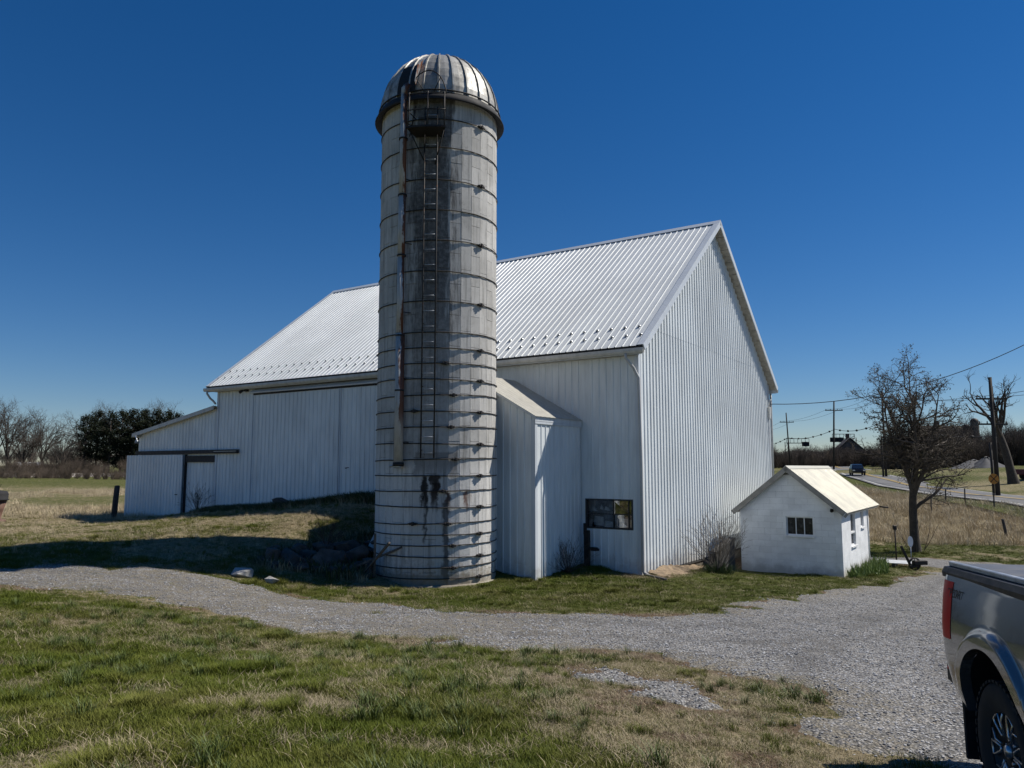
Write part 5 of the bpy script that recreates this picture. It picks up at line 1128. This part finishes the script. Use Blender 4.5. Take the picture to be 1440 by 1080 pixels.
# cart by the drive
x, y = 14.35, 27.6
o = empty('implement', (x, y, g1(x, y)), R(10), 'rusty iron-wheeled implement with raised handle at the drive edge', 'implement'); o.scale = (.62, .62, .62)
m = MB(); m.lathe([(.30, -.05), (.36, -.06), (.36, .06), (.30, .05)], 28, axis='y'); m.tube([(0, -.1, 0), (0, .1, 0)], .06, 10)
for k in range(8): a = 2 * math.pi * k / 8; m.tube([(0, 0, 0), (math.cos(a) * .32, 0, math.sin(a) * .32)], .02, 5)
m.build('wheel', M_IRON, o, (0, 0, .36)); m = MB(); m.cbox(-.06, .06, -.05, .05, 0, 1.3, .01); m.build('handle', M_IRON, o, (-.25, .0, .22), (0, R(-26), 0)); m = MB(); m.cbox(-.1, .75, -.14, .14, .3, .55, .02); m.cbox(-.35, .2, -.1, .1, .16, .3, .02); m.build('frame', M_IRON, o)
x, y = 14.9, 30.0; m = MB(); m.tube([(0, 0, -.2), (.0, 0, 1.35)], .028, 8); o = empty('hydrant_post', (x, y, g1(x, y)), 0, 'thin dark yard post with knob top behind the milk house', 'post'); m.build('post', M_IRON, o); m = MB(); m.cbox(-.07, .07, -.05, .05, 1.28, 1.45, .02); m.build('head', M_IRON, o)
x, y = 16.2, 31.4; o = empty('marker_sign', (x, y, g1(x, y)), 0, 'small white oval marker sign on a thin stake', 'sign'); m = MB(); m.tube([(0, 0, -.2), (0, 0, .62)], .016, 6); m.build('stake', M_ALU, o)
m = MB(); n = 16; m.prism([(math.cos(2 * math.pi * k / n) * .11, .80 + math.sin(2 * math.pi * k / n) * .22) for k in range(n)], lambda p: (p[0], -.01, p[1]), lambda p: (p[0], .01, p[1])); m.build('plate', M_WHITE, o)
# daffodil leaves along the milk house wall
m = MB(); rs = random.Random(6)
for k in range(1500):
    a = rs.uniform(-.1, 1); b = rs.random(); f = rs.uniform(.0, 5.4); wd = .12 + .85 * rs.random() * (1 - abs(f - 2.6) / 4.5); q = MILK0 + UX * -wd - WX * -f
    if vnoise(np.array([q.x]), np.array([q.y]), 3.0)[0] < .28: continue
    b = Vector((q.x, q.y, g1(q.x, q.y) - .02)); d = Vector((0, 0, 1)) + rvec(rs) * .45; h = rs.uniform(.14, .34); w = rvec(rs); w.z = 0; w = w.normalized() * .014
    m.add([b - w, b + w, b + d * h * .6 + w, b + d * h * .6 - w, b + d * h + rvec(rs) * .04], [(0, 1, 2, 3), (3, 2, 4)])
tag(m.build('daffodil_leaves', M_LEAFB), 'bed of bright green bulb leaves along the milk house wall', 'plants', kind='stuff')

# ------------------------------------------------------------------ road, railway, poles, far buildings
t = NT('asphalt'); p = t.pos(); t.set(Base_Color=t.mix(t.ramp(t.noise(p, .5, 5), .3, .7), (.10, .10, .10), (.155, .152, .148)), Roughness=.85); M_ASPH = t.m
M_LINE = simple('road_paint', (.62, .61, .56), .7, var=.15, sc=2); M_LINEY = simple('road_paint_yellow', (.45, .30, .05), .7, var=.15, sc=2)
RC = [(33.5, 15), (35.5, 35), (36.9, 52), (39.8, 72), (45.3, 95), (55, 124), (68, 160), (86, 200), (112, 250)]
def spline(P, n=120):
    P = [Vector((*p_, 0)) for p_ in P]; out = []
    for i in range(len(P) - 1):
        p0, p1, p2, p3 = P[max(i - 1, 0)], P[i], P[i + 1], P[min(i + 2, len(P) - 1)]
        for k in range(n // (len(P) - 1)):
            u = k / (n // (len(P) - 1)); out.append(.5 * ((2 * p1) + (p2 - p0) * u + (2 * p0 - 5 * p1 + 4 * p2 - p3) * u * u + (3 * p1 - p0 - 3 * p2 + p3) * u ** 3))
    return out + [P[-1]]
RS = spline(RC)
def strip(name, a, b, lift, mat, sides=False):
    L = []; m = MB()
    for i, q in enumerate(RS):
        d = (RS[min(i + 1, len(RS) - 1)] - RS[max(i - 1, 0)]).normalized(); nrm = Vector((d.y, -d.x, 0)); zc = float(G(np.array([q.x]), np.array([q.y]))[0]) + .18 + lift
        for off in (a, b): e = q + nrm * off; L.append((e.x, e.y, zc - abs(off) * .015))
    n = len(RS); m.add(L, [(2 * i, 2 * i + 1, 2 * i + 3, 2 * i + 2) for i in range(n - 1)], True)
    return tag(m.build(name, mat), kind='structure')
strip('road', -3.1, 3.1, 0, M_ASPH); strip('road_edge_line', -2.75, -2.62, .012, M_LINE); strip('road_edge_line', 2.62, 2.75, .012, M_LINE); strip('road_centre_line', -.22, -.08, .012, M_LINEY); strip('road_centre_line', .08, .22, .012, M_LINEY)
strip('road_verge', -5.6, -3.08, -.10, M_GROUND); strip('road_verge', 3.08, 5.6, -.10, M_GROUND)
m = MB()
L = []
for k in range(61):
    px = -160 + k * 8.5; d = 122 + 4 * math.sin(k * .2); x, y = at_px(px, d); z = g1(x, y)
    L += [(x, y - 5, z - .6), (x, y - 1.6, .66 + .05 * math.sin(k)), (x, y + 1.6, .68), (x, y + 5, z - .6)]
m.add(L, [(4 * i + j, 4 * i + 4 + j, 4 * i + 5 + j, 4 * i + 1 + j) for i in range(60) for j in range(3)], False); M_BALLAST = simple('ballast', (.22, .195, .17), .95, var=.3, sc=1.2, bump=.5, bsc=12)
tag(m.build('railway_bank', M_BALLAST), kind='structure')
# gravel yard and heaps across the road
M_YARD = simple('yard_gravel', (.20, .195, .185), .95, var=.25, sc=.4)
M_HEAP = simple('dark_gravel_heap', (.085, .085, .088), .95, var=.3, sc=1.2)
def heap(name, x, y, rx, ry, h, label, seed):
    m = MB(); n, r_ = 28, 8; vs = [(0, 0, h)]
    for j in range(1, r_ + 1):
        for k in range(n): a = 2 * math.pi * k / n; f = j / r_; q = 1 + .15 * math.sin(3 * a + seed) + .08 * math.sin(7 * a + 2 * seed); vs.append((math.cos(a) * rx * f * q, math.sin(a) * ry * f * q, h * (1 - f) ** 1.0 * (1 + .1 * math.sin(5 * a)) - .3 * f))
    fs = [(0, 1 + k, 1 + (k + 1) % n) for k in range(n)] + [(1 + j * n + k, 1 + j * n + (k + 1) % n, 1 + (j + 1) * n + (k + 1) % n, 1 + (j + 1) * n + k) for j in range(r_ - 1) for k in range(n)]
    m.add(vs, fs, True); prop(name, m, M_HEAP, (x, y, g1(x, y)), None, label, 'heap')
for px, d, rx, ry, h, lb in ((1366, 118, 4.2, 3, 1.3, 'wide low heap of grey gravel across the road'), (1384, 116, 3.0, 2.5, 1.7, 'pointed heap of grey gravel across the road')): x, y = at_px(px, d); heap('gravel_heap', x, y, rx, ry, h, lb, px)
# poles
M_POLE = simple('pole_wood', (.035, .030, .026), .9, var=.3, sc=2)
def upole(x, y, h, arms, label, lean=0.0, r=.15, rz=0.0, group='utility poles along the road'):
    o = empty('utility_pole', (x, y, g1(x, y)), rz, label, 'pole', None); m = MB(); m.tube([(0, 0, -.5), (lean * h, 0, h)], [r, r * .68], 9); m.build('post', M_POLE, o)
    for za, w in arms:
        m = MB(); m.cbox(-w / 2 + lean * za, w / 2 + lean * za, -.06, .06, za - .07, za + .07, .01); a = m.build('crossarm', M_POLE, o)
        for f in (-.46, -.2, .2, .46): m = MB(); m.tube([(f * w + lean * za, 0, za + .06), (f * w + lean * za, 0, za + .26)], [.05, .035], 7); m.build('insulator', M_BARK2, a)
    return o
PL = [(39.73, 62.7, 9.8, [(8.0, 2.6), (5.9, 2.4)], 0, .19), (47.6, 97.3, 11.0, [(10.2, 2.4)], 0, .16), (52.6, 125, 11.4, [(9.9, 2.9)], .05, .17), (55.4, 152, 11.2, [(9.3, 2.8)], -.04, .16)]
lab = ['tall dark utility pole with two crossarms at the roadside beside the yellow sign', 'dark utility pole standing behind the gnarled tree', 'leaning utility pole with one crossarm beyond the milk house roof', 'utility pole with low crossarm beside the railway signal bridge']
for (x, y, h, arms, ln, r_), lb in zip(PL, lab): upole(x, y, h, arms, lb, ln, r_)
upole(46.9, 96.6, 5.2, [], 'short dark stub pole next to the pole behind the gnarled tree', 0, .13)
upole(30, 31, 14.8, [(14.2, 2.4)], 'service pole carrying the wire to the barn gable', 0, .16)
upole(62, 240, 9, [(8.4, 2.4)], 'small far utility pole right behind the barn gable edge', 0, .16)
def wire(a, b, sag, r_, label, group=None, name='power_line', balls=0):
    a, b = Vector(a), Vector(b); n = 28; pts = [a.lerp(b, k / n) - Vector((0, 0, sag * 4 * (k / n) * (1 - k / n))) for k in range(n + 1)]; m = MB(); m.tube(pts, r_, 5)
    o = empty(name, tuple(a), 0, label, 'wire', group); m.v = [(x - a.x, y - a.y, z - a.z) for x, y, z in m.v]; m.build('cable', M_BLACK, o)
    for k in range(balls):
        f = (k + .6) / (balls + .3); c_ = a.lerp(b, f) - Vector((0, 0, sag * 4 * f * (1 - f))) - a; s = MB(); s.lathe([(.0, c_.z + .17), (.12, c_.z + .12), (.17, c_.z), (.12, c_.z - .12), (0, c_.z - .17)], 10, c_.x, c_.y); s.build('marker_ball', M_IRON, o)
    return o
q = C0 + WX * 13.45; wire((q.x, q.y, 4.35), (30, 31, 12.6), 2.2, .016, 'sagging black service cable running from the barn gable to its pole')
tops = [(x + (ln * arms[0][0] if arms else 0), y, g1(x, y) + (arms[0][0] + .2 if arms else h)) for (x, y, h, arms, ln, r_) in PL]
nxt = [(36.5, 40, tops[0][2] + .5)] + tops + [(60, 185, tops[-1][2] - .3)]
for i in range(len(nxt) - 1):
    for off in (-1.1, 1.1): wire((nxt[i][0] + off, nxt[i][1], nxt[i][2]), (nxt[i + 1][0] + off, nxt[i + 1][1], nxt[i + 1][2]), .5, .018, 'thin overhead conductor strung along the roadside poles', 'overhead conductors')
low = [(a, b, c - (3.3 if i else 2.2)) for i, (a, b, c) in enumerate(nxt)]
for i in (1, 2, 3, 4): wire(low[i], low[i + 1], .7, .04, 'heavier lower cable hung with marker balls between two roadside poles', 'cables with marker balls', balls=3 + i)
# railway signal bridges
def gantry(px, d, span, h, label, heads):
    x, y = at_px(px, d); o = empty('signal_bridge', (x, y, g1(x, y)), 0, label, 'signal'); m = MB()
    for dx in (-.4, .4): m.tube([(dx, 0, -.3), (dx, 0, h + .3)], .11, 6)
    for k in range(6): m.tube([(-.4, 0, k * h / 6), (.4, 0, (k + 1) * h / 6)], .05, 4)
    m.build('mast', M_IRON, o); m = MB()
    for zz, r_ in ((h, .11), (h + 1.25, .08)): m.tube([(0, 0, zz), (span, 0, zz)], r_, 5)
    n = 6
    for k in range(n + 1): m.tube([(span * k / n, 0, h), (span * k / n, 0, h + 1.25)], .06, 4)
    m.build('truss', M_IRON, o)
    for f in heads: m = MB(); m.cbox(f - 1.0, f + 1.0, -.3, .3, h - .9, h + .35, .1); m.tube([(f, -.35, h - .3), (f, .1, h - .3)], .7, 14); m.build('signal_head', M_BLACK, o)
gantry(1105, 215, 6.4, 6.6, 'dark railway signal bridge left of the leaning pole', (5.4,)); gantry(1201, 205, -6.0, 7.3, 'dark railway signal bridge above the brown roofed house', (-5.6, -4.0))
# crossing sign by the road
x, y = 39.2, 62.4; o = empty('crossing_sign', (x, y, g1(x, y)), 0, 'round yellow railway crossing sign with black cross on a dark post', 'sign'); m = MB(); m.tube([(0, 0, -.3), (0, 0, 4.4)], .10, 8); m.build('post', M_POLE, o)
M_YEL = simple('sign_orange_yellow', (.50, .20, .02), .5, var=.1); n = 24; m = MB(); m.prism([(math.cos(2 * math.pi * k / n) * .42, math.sin(2 * math.pi * k / n) * .42) for k in range(n)], lambda p: (p[0], -.13, p[1] + 1.45), lambda p: (p[0], -.11, p[1] + 1.45)); pt = m.build('plate', M_YEL, o)
m = MB()
for s_ in (-1, 1): m.add([(s_ * -.27 + .045, -.135, 1.18), (s_ * .27 + .045, -.135, 1.72), (s_ * .27 - .045, -.135, 1.72), (s_ * -.27 - .045, -.135, 1.18)], [(0, 1, 2, 3)])
m.v = [(a, b - .003 * (i // 4), c) for i, (a, b, c) in enumerate(m.v)]; m.build('cross', M_BLACK, pt)
# car on the road
cx_, cy_ = 45.6, 101.0; car = empty('suv', (cx_, cy_, g1(cx_, cy_) + .18), 0, 'dark suv driving towards us on the road', 'car'); car.rotation_euler = (0, 0, R(-108)); car.scale = (.86, .86, .86)
M_CARP = simple('dark_blue_paint', (.012, .015, .022), .25, .3, var=.1); m = MB(); PF = [(-2.3, .45), (-2.35, .95), (-2.1, 1.02), (-1.9, 1.08), (2.2, .95), (2.38, .7), (2.35, .4)]
m.prism(PF, lambda p: (p[0], -.93, p[1]), lambda p: (p[0], .93, p[1])); m.build('body', M_CARP, car)
RF = [(-2.2, 1.06), (-1.9, 1.68), (-.2, 1.74), (.35, 1.66), (1.15, 1.03)]; m = MB(); vs = [(x, s_ * (.88 - (z - 1.05) * .28), z) for s_ in (-1, 1) for x, z in RF]; m.add(vs, [(0, 1, 2, 3, 4), (9, 8, 7, 6, 5)] + [(i, i + 5, i + 6, i + 1) for i in range(4)]); m.build('roof', M_CARP, car)
m = MB(); m.add([(.42, -.68, 1.64), (.42, .68, 1.64), (1.17, .82, 1.06), (1.17, -.82, 1.06)], [(0, 1, 2, 3)]); m.v = [(a + .03, b, c) for a, b, c in m.v]; m.build('windscreen', M_CARGLASS, car)
M_LAMP = NT('headlamp_glass'); M_LAMP.set(Base_Color=(.7, .72, .75), Roughness=.1, Metallic=.6); M_LAMP = M_LAMP.m
for s_ in (-1, 1):
    m = MB(); m.cbox(2.28, 2.40, *sorted((s_ * .55, s_ * .88)), .70, .86, .02); m.build('headlight', M_LAMP, car)
    for xx in (-1.4, 1.45): m = MB(); m.lathe([(.0, -.1), (.22, -.11), (.34, -.10), (.34, .10), (.0, .1)], 20, axis='y'); m.build('wheel', M_TYRE, car, (xx, s_ * .85, .34))
m = MB(); m.cbox(2.36, 2.42, -.5, .5, .5, .62, .01); m.build('grille', M_BLACK, car)
# far houses
M_ROOFB = simple('brown_shingles', (.075, .060, .052), .9, var=.3, sc=1.5); M_WALLB = simple('weathered_boards', (.14, .12, .105), .9, var=.25, sc=1); M_WALLW = simple('far_white_wall', (.5, .49, .46), .8, var=.12)
def house(name, px, d, L, W_, h, rh, rz, label, wm, rm, chim=False, wins=3, dz=0.0):
    x, y = at_px(px, d); o = empty(name, (x, y, g1(x, y) + dz), rz, label, 'building'); m = MB(); m.prism([(-W_ / 2, -1), (W_ / 2, -1), (W_ / 2, h), (0, h + rh * .97), (-W_ / 2, h)], lambda p: (-L / 2, p[0], p[1]), lambda p: (L / 2, p[0], p[1])); m.build('wall', wm, o)
    m = MB()
    for s_ in (-1, 1): m.add([(-L / 2 - .4, s_ * (W_ / 2 + .5), h - .35), (L / 2 + .4, s_ * (W_ / 2 + .5), h - .35), (L / 2 + .4, 0, h + rh), (-L / 2 - .4, 0, h + rh), (-L / 2 - .4, s_ * (W_ / 2 + .5), h - .15), (L / 2 + .4, s_ * (W_ / 2 + .5), h - .15), (L / 2 + .4, 0, h + rh + .2), (-L / 2 - .4, 0, h + rh + .2)], [(0, 1, 2, 3), (4, 7, 6, 5), (0, 4, 5, 1), (0, 3, 7, 4), (1, 5, 6, 2)])
    rf = m.build('roof', rm, o)
    if chim: m = MB(); m.box(-.4, .4, -.4, .4, h + rh - .6, h + rh + 1.3); m.build('chimney', M_CLAY, rf)
    for k in range(wins):
        xx = -L / 2 + L * (k + .5) / wins; m = MB(); m.box(xx - .45, xx + .45, -W_ / 2 - .05, -W_ / 2 + .02, h * .4, h * .4 + 1.3); w = m.build('window', M_WHITE, o); m = MB(); m.box(xx - .36, xx + .36, -W_ / 2 - .06, -W_ / 2 - .051, h * .4 + .09, h * .4 + 1.2); m.build('pane', M_GLASS_D, w)
    return o
house('farmhouse', 1191, 190, 7.0, 8, 3.0, 3.8, R(75), 'dark brown gabled house below the signal bridge', M_WALLB, M_ROOFB, True, 2)
house('farm_barn', 1318, 200, 13, 9, 5.5, 4.5, R(8), 'far grey barn with brown roof behind the gnarled tree', M_WALLB, M_ROOFB, True, 3)
house('far_shed', 44, 168, 4.5, 3.5, 1.5, .8, R(10), 'low white shed half hidden by the railway trees', M_WALLW, M_WALLW, False, 1)
for px, d, r_, h, lb in ((1358.5, 205, .95, 9.8, 'shorter far dark silo beside the grey barn'), (1370.5, 205, 1.05, 11.3, 'taller far dark domed silo beside the grey barn')):
    x, y = at_px(px, d); o = empty('far_silo', (x, y, g1(x, y)), 0, lb, 'silo'); m = MB(); m.lathe([(r_, -1), (r_, h)], 20); m.build('shaft', M_STONE, o); m = MB(); m.lathe([(r_ * 1.03, h), (r_ * .9, h + r_ * .5), (r_ * .5, h + r_ * .85), (0, h + r_ * .95)], 20); m.build('dome', M_IRON, o)
x, y = at_px(1444, 78); o = empty('farm_trailer', (x, y, g1(x, y)), R(20), 'dark red farm trailer at the lawn edge across the road', 'trailer'); m = MB(); m.cbox(-1.3, 1.3, -.8, .8, .45, 1.0, .05); m.build('box', simple('faded_red', (.10, .02, .025), .6), o)
for s_ in (-1, 1): m = MB(); m.lathe([(.0, -.1), (.38, -.1), (.38, .1), (0, .1)], 18, axis='y'); m.build('wheel', M_TYRE, o, (0, s_ * .85, .38))

# ------------------------------------------------------------------ grass, straw and loose stones
t = NT('grass_blades'); p = t.pos(); r_ = t.rand()
c = t.mix(t.math('MULTIPLY', t.math('ADD', r_, t.ramp(t.noise(p, 90, 2), .3, .7)), .5), (.040, .068, .004), (.145, .162, .020)); c = t.mix(t.ramp(t.noise(p, .6, 3), .4, .7, 0, .55), c, (.19, .175, .05)); t.set(Base_Color=c, Roughness=.6); t.b.inputs['Specular IOR Level'].default_value = .12; M_GRASS = t.m
t = NT('straw_blades'); r_ = t.rand(); t.set(Base_Color=t.mix(r_, (.15, .118, .065), (.45, .375, .235)), Roughness=.75); M_STRAW = t.m
t = NT('tall_dead_grass'); r_ = t.rand(); t.set(Base_Color=t.mix(r_, (.32, .26, .16), (.62, .52, .35)), Roughness=.8); M_TALL = t.m
t = NT('coarse_clump_blades'); p = t.pos(); t.set(Base_Color=t.mix(t.ramp(t.noise(p, 70, 2), .35, .65), (.030, .058, .005), (.11, .14, .020)), Roughness=.6); M_CLUMP = t.m
def tuft(seed, n, rad, h0, h1, w, bend, flat=0.0):
    rs = random.Random(seed); m = MB()
    for k in range(n):
        a = rs.uniform(0, 6.283); q = rad * math.sqrt(rs.random()); b = Vector((math.cos(a) * q, math.sin(a) * q, -.015)); h = rs.uniform(h0, h1); d = rs.uniform(0, 6.283) if rs.random() < .5 else a; o_ = Vector((math.cos(d), math.sin(d), 0)); s_ = Vector((-o_.y, o_.x, 0)); bn = bend * rs.uniform(.3, 1.2) * h; ww = w * rs.uniform(.7, 1.3); up_ = 1 - flat * rs.random()
        p1 = b + o_ * bn * .25 + Vector((0, 0, h * .55 * up_)); p2 = b + o_ * bn + Vector((0, 0, h * up_ * .95)); m.add([b - s_ * ww, b + s_ * ww, p1 + s_ * ww * .8, p1 - s_ * ww * .8, p2], [(0, 1, 2, 3), (3, 2, 4)])
    return m.mesh('tuft')
protos = [(tuft(1, 40, .10, .022, .062, .0021, .7), M_GRASS), (tuft(2, 34, .10, .025, .085, .0021, .9), M_GRASS), (tuft(3, 40, .06, .05, .13, .0025, .9), M_GRASS), (tuft(4, 30, .12, .015, .06, .0024, 1.6, .8), M_STRAW), (tuft(5, 26, .14, .03, .11, .0025, 1.3, .95), M_STRAW), (tuft(6, 70, .085, .09, .21, .0030, .95), M_CLUMP)]
def scatter(n, x0, x1, y0, y1, r):
    return r.uniform(x0, x1, n), r.uniform(y0, y1, n)
r = np.random.default_rng(5); XS = []; KS = []; SS = []
def add_pts(x, y, k, s): XS.append(np.c_[x, y]); KS.append(k); SS.append(s)
def inview(x, y, mrg=2.0): return (np.abs(x) < .72 * y + mrg) & (y > 1.0)
def lawn(n, x0, x1, y0, y1, sc):
    x, y = scatter(n, x0, x1, y0, y1, r); ok = inview(x, y); x, y = x[ok], y[ok]
    dm = np.maximum(drive_m(x, y), patch_m(x, y)); bf = sdist(x, y, BARN_FP) < -.05; mf = sdist(x, y, MILK_FP) < -.03; sf = np.hypot(x - SC.x, y - SC.y) > 1.75
    d = dryness(x, y); di = dirtness(x, y); u = r.random(len(x)); dm = dm * (1 - .30 * (1 - sst(-2, 3, x)) * sst(.5, .66, fbm(x, y, .9, 3, 81))); keep = (u > dm * 1.35 - .03) & bf & mf & sf & (r.random(len(x)) > di * .45); x, y, d, u = x[keep], y[keep], d[keep], r.random(int(keep.sum()))
    dry = u < np.maximum(d * .75 + .02, dirtness(x, y)); k = np.where(dry, 3 + (r.random(len(x)) < .5), np.where(fbm(x, y, 1.9, 3, 40) > .72, 2, (r.random(len(x)) < .5).astype(int))); k = np.where((y < 13) & (r.random(len(x)) < .003 + .012 * (fbm(x, y, 1.2, 2, 60) > .64)), 5, k); s = sc * r.uniform(.75, 1.3, len(x)) * np.where(k == 2, 1.1, 1) * (1 - .35 * (d > .6)); add_pts(x, y, k, s)
lawn(110000, -9, 6, 1.5, 12.2, .78)
lawn(70000, -20, 14, 11, 25, .80)
lawn(60000, -28, 4, 17, 40, 1.05)
lawn(14000, 10, 30, 22, 42, 1.2)
P2 = np.concatenate(XS); z = G(P2[:, 0], P2[:, 1]) + relief(P2[:, 0], P2[:, 1]); K = np.concatenate(KS); S_ = np.concatenate(SS)
o = instancer('grass', np.c_[P2, z], K, r.uniform(0, 6.283, len(P2)), S_, protos); tag(o, 'rough green and straw coloured lawn grass', 'grass')
# tall dead grass: right field and the left field strips
XS, KS, SS = [], [], []
x, y = scatter(26000, 8, 60, 36, 90, r); ok = (sdist(x, y, RFIELD) > -.5 + (fbm(x, y, .5, 2) - .5)) & inview(x, y, 5); add_pts(x[ok], y[ok], r.integers(0, 2, ok.sum()), r.uniform(.7, 1.35, ok.sum()) * (.8 + .5 * vnoise(x[ok], y[ok], .5)))
x, y = scatter(22000, -48, -12, 30, 66, r); ok = inview(x, y, 3) & (dryness(x, y) > .62) & (sdist(x, y, BARN_FP) < -.3) & (y > 33 - .1 * (x + 15)); add_pts(x[ok], y[ok], r.integers(0, 2, ok.sum()), r.uniform(.35, .8, ok.sum()))
x, y = scatter(9000, -20, -2.5, 18.5, 34, r); ok = (sdist(x, y, BARN_FP) < -.2) & (np.hypot(x - SC.x, y - SC.y) > 1.9) & (drive_m(x, y) < .05) & (fbm(x, y, .7, 3, 91) > .42); add_pts(x[ok], y[ok], r.integers(0, 2, ok.sum()), r.uniform(.14, .34, ok.sum()))
P2 = np.concatenate(XS); z = G(P2[:, 0], P2[:, 1]) + relief(P2[:, 0], P2[:, 1]) - .02
o = instancer('dead_grass', np.c_[P2, z], np.concatenate(KS), r.uniform(0, 6.283, len(P2)), np.concatenate(SS), [(tuft(7, 22, .22, .25, .62, .006, .5), M_TALL), (tuft(8, 18, .25, .2, .5, .007, .8, .3), M_TALL)]); tag(o, 'tall pale dead grass of the rough field', 'grass')
# dark weeds at the foot of the barn bank
XS, KS, SS = [], [], []
uu = r.uniform(6.8, 19.4, 2600); vv = r.uniform(.05, 1.0, 2600) ** 1.4 * 1.2; x = C0.x + UX.x * uu - WX.x * vv; y = C0.y + UX.y * uu - WX.y * vv; add_pts(x, y, (r.random(2600) < .35).astype(int), r.uniform(.7, 1.5, 2600) * (1.6 - uu / 19))
x = r.uniform(-7, -3.3, 700); y = r.uniform(18.7, 23, 700); ok = sdist(x, y, [(-6.6, 19), (-3.6, 19.1), (-3.4, 22.5), (-4.5, 22.8), (-6, 20.6)]) > 0; add_pts(x[ok], y[ok], (r.random(ok.sum()) < .6).astype(int), r.uniform(.7, 1.5, ok.sum()))
P2 = np.concatenate(XS); z = G(P2[:, 0], P2[:, 1]) + relief(P2[:, 0], P2[:, 1]); o = instancer('bank_weeds', np.c_[P2, z], np.concatenate(KS), r.uniform(0, 6.283, len(P2)), np.concatenate(SS), [(tuft(11, 26, .16, .12, .30, .007, .7), M_LEAF), (tuft(12, 20, .18, .1, .3, .006, .9, .3), M_STRAW)]); tag(o, 'ragged weeds along the foot of the big barn doors', 'weeds')
# loose stones
M_PEB = NT('loose_stone'); t = M_PEB; rr_ = t.rand(); t.set(Base_Color=t.mix(t.ramp(rr_, .0, 1.0), (.10, .102, .11), (.48, .48, .48)), Roughness=.85); M_PEB = t.m
def peb(seed): 
    me_ = rock(seed, 1, .8, .6); return me_
def lowpeb(seed):
    rs = random.Random(seed); bm = bmesh.new(); bmesh.ops.create_icosphere(bm, subdivisions=1, radius=1)
    for v in bm.verts: v.co = Vector((v.co.x, v.co.y * .8, v.co.z * .6)) * rs.uniform(.75, 1.15)
    me_ = bpy.data.meshes.new('pebble'); bm.to_mesh(me_); bm.free(); return me_
x = r.uniform(-13, 16, 330000); y = 3 + 22 * r.random(330000) ** .85; ok = inview(x, y, .5); x, y = x[ok], y[ok]; dm = np.maximum(drive_m(x, y), patch_m(x, y)); halo = np.maximum(sst(-.9, .1, sdist(x, y, DRIVE)), sst(-.8, .1, sdist(x, y, PATCH))); keep = r.random(len(x)) < np.where(dm > .45, dm * .95, dm * .15 + .10 * halo ** 2 + .003) * (1 - .85 * sst(11, 25, y)) * (1 - .65 * oldf(x, y) * (fbm(x, y, 1.1, 3, 52) > .42)) * (1 - .55 * trackf(x, y)); x, y, dm = x[keep], y[keep], dm[keep]
s = r.uniform(.006, .017, len(x)) * np.where(r.random(len(x)) < .03, 1.8, 1); z = G(x, y) + relief(x, y) * (1 - .25 * dm) - .07 + .094 * dm + (vnoise(x, y, 4.0, 2) - .5) * .012; z = np.maximum(z, G(x, y) + relief(x, y)); 
o = instancer('loose_gravel', np.c_[x, y, z + s * .15], r.integers(0, 5, len(x)), r.uniform(0, 6.283, len(x)), s, [(lowpeb(300 + k), M_PEB) for k in range(5)]); tag(o, 'loose crushed grey stones on the driveway', 'gravel')
# straw coloured earth bank at the gable foot
m = MB(); L = []
for k in range(25):
    f = k / 24; yy_ = -.35 - f * 3.6; h = .10 * math.sin(math.pi * min(1, f * 1.2 + .08)) * (.6 + .8 * rng.random()) - .02
    for j in range(7): g = j / 6; q = C0 + UX * (-.04 - g * .85) - WX * yy_; L.append((q.x, q.y, g1(q.x, q.y) - .05 + (h + .10) * (1 - g) ** 1.3 + rng.uniform(-.035, .035)))
m.add(L, [(k * 7 + j, k * 7 + j + 1, (k + 1) * 7 + j + 1, (k + 1) * 7 + j) for k in range(24) for j in range(6)], True)
M_EARTH = simple('pale_crumbly_earth', (.24, .175, .11), .95, var=.35, sc=7, bump=.8, bsc=25, bd=.05); tag(m.build('earth_bank', M_EARTH), kind='structure')
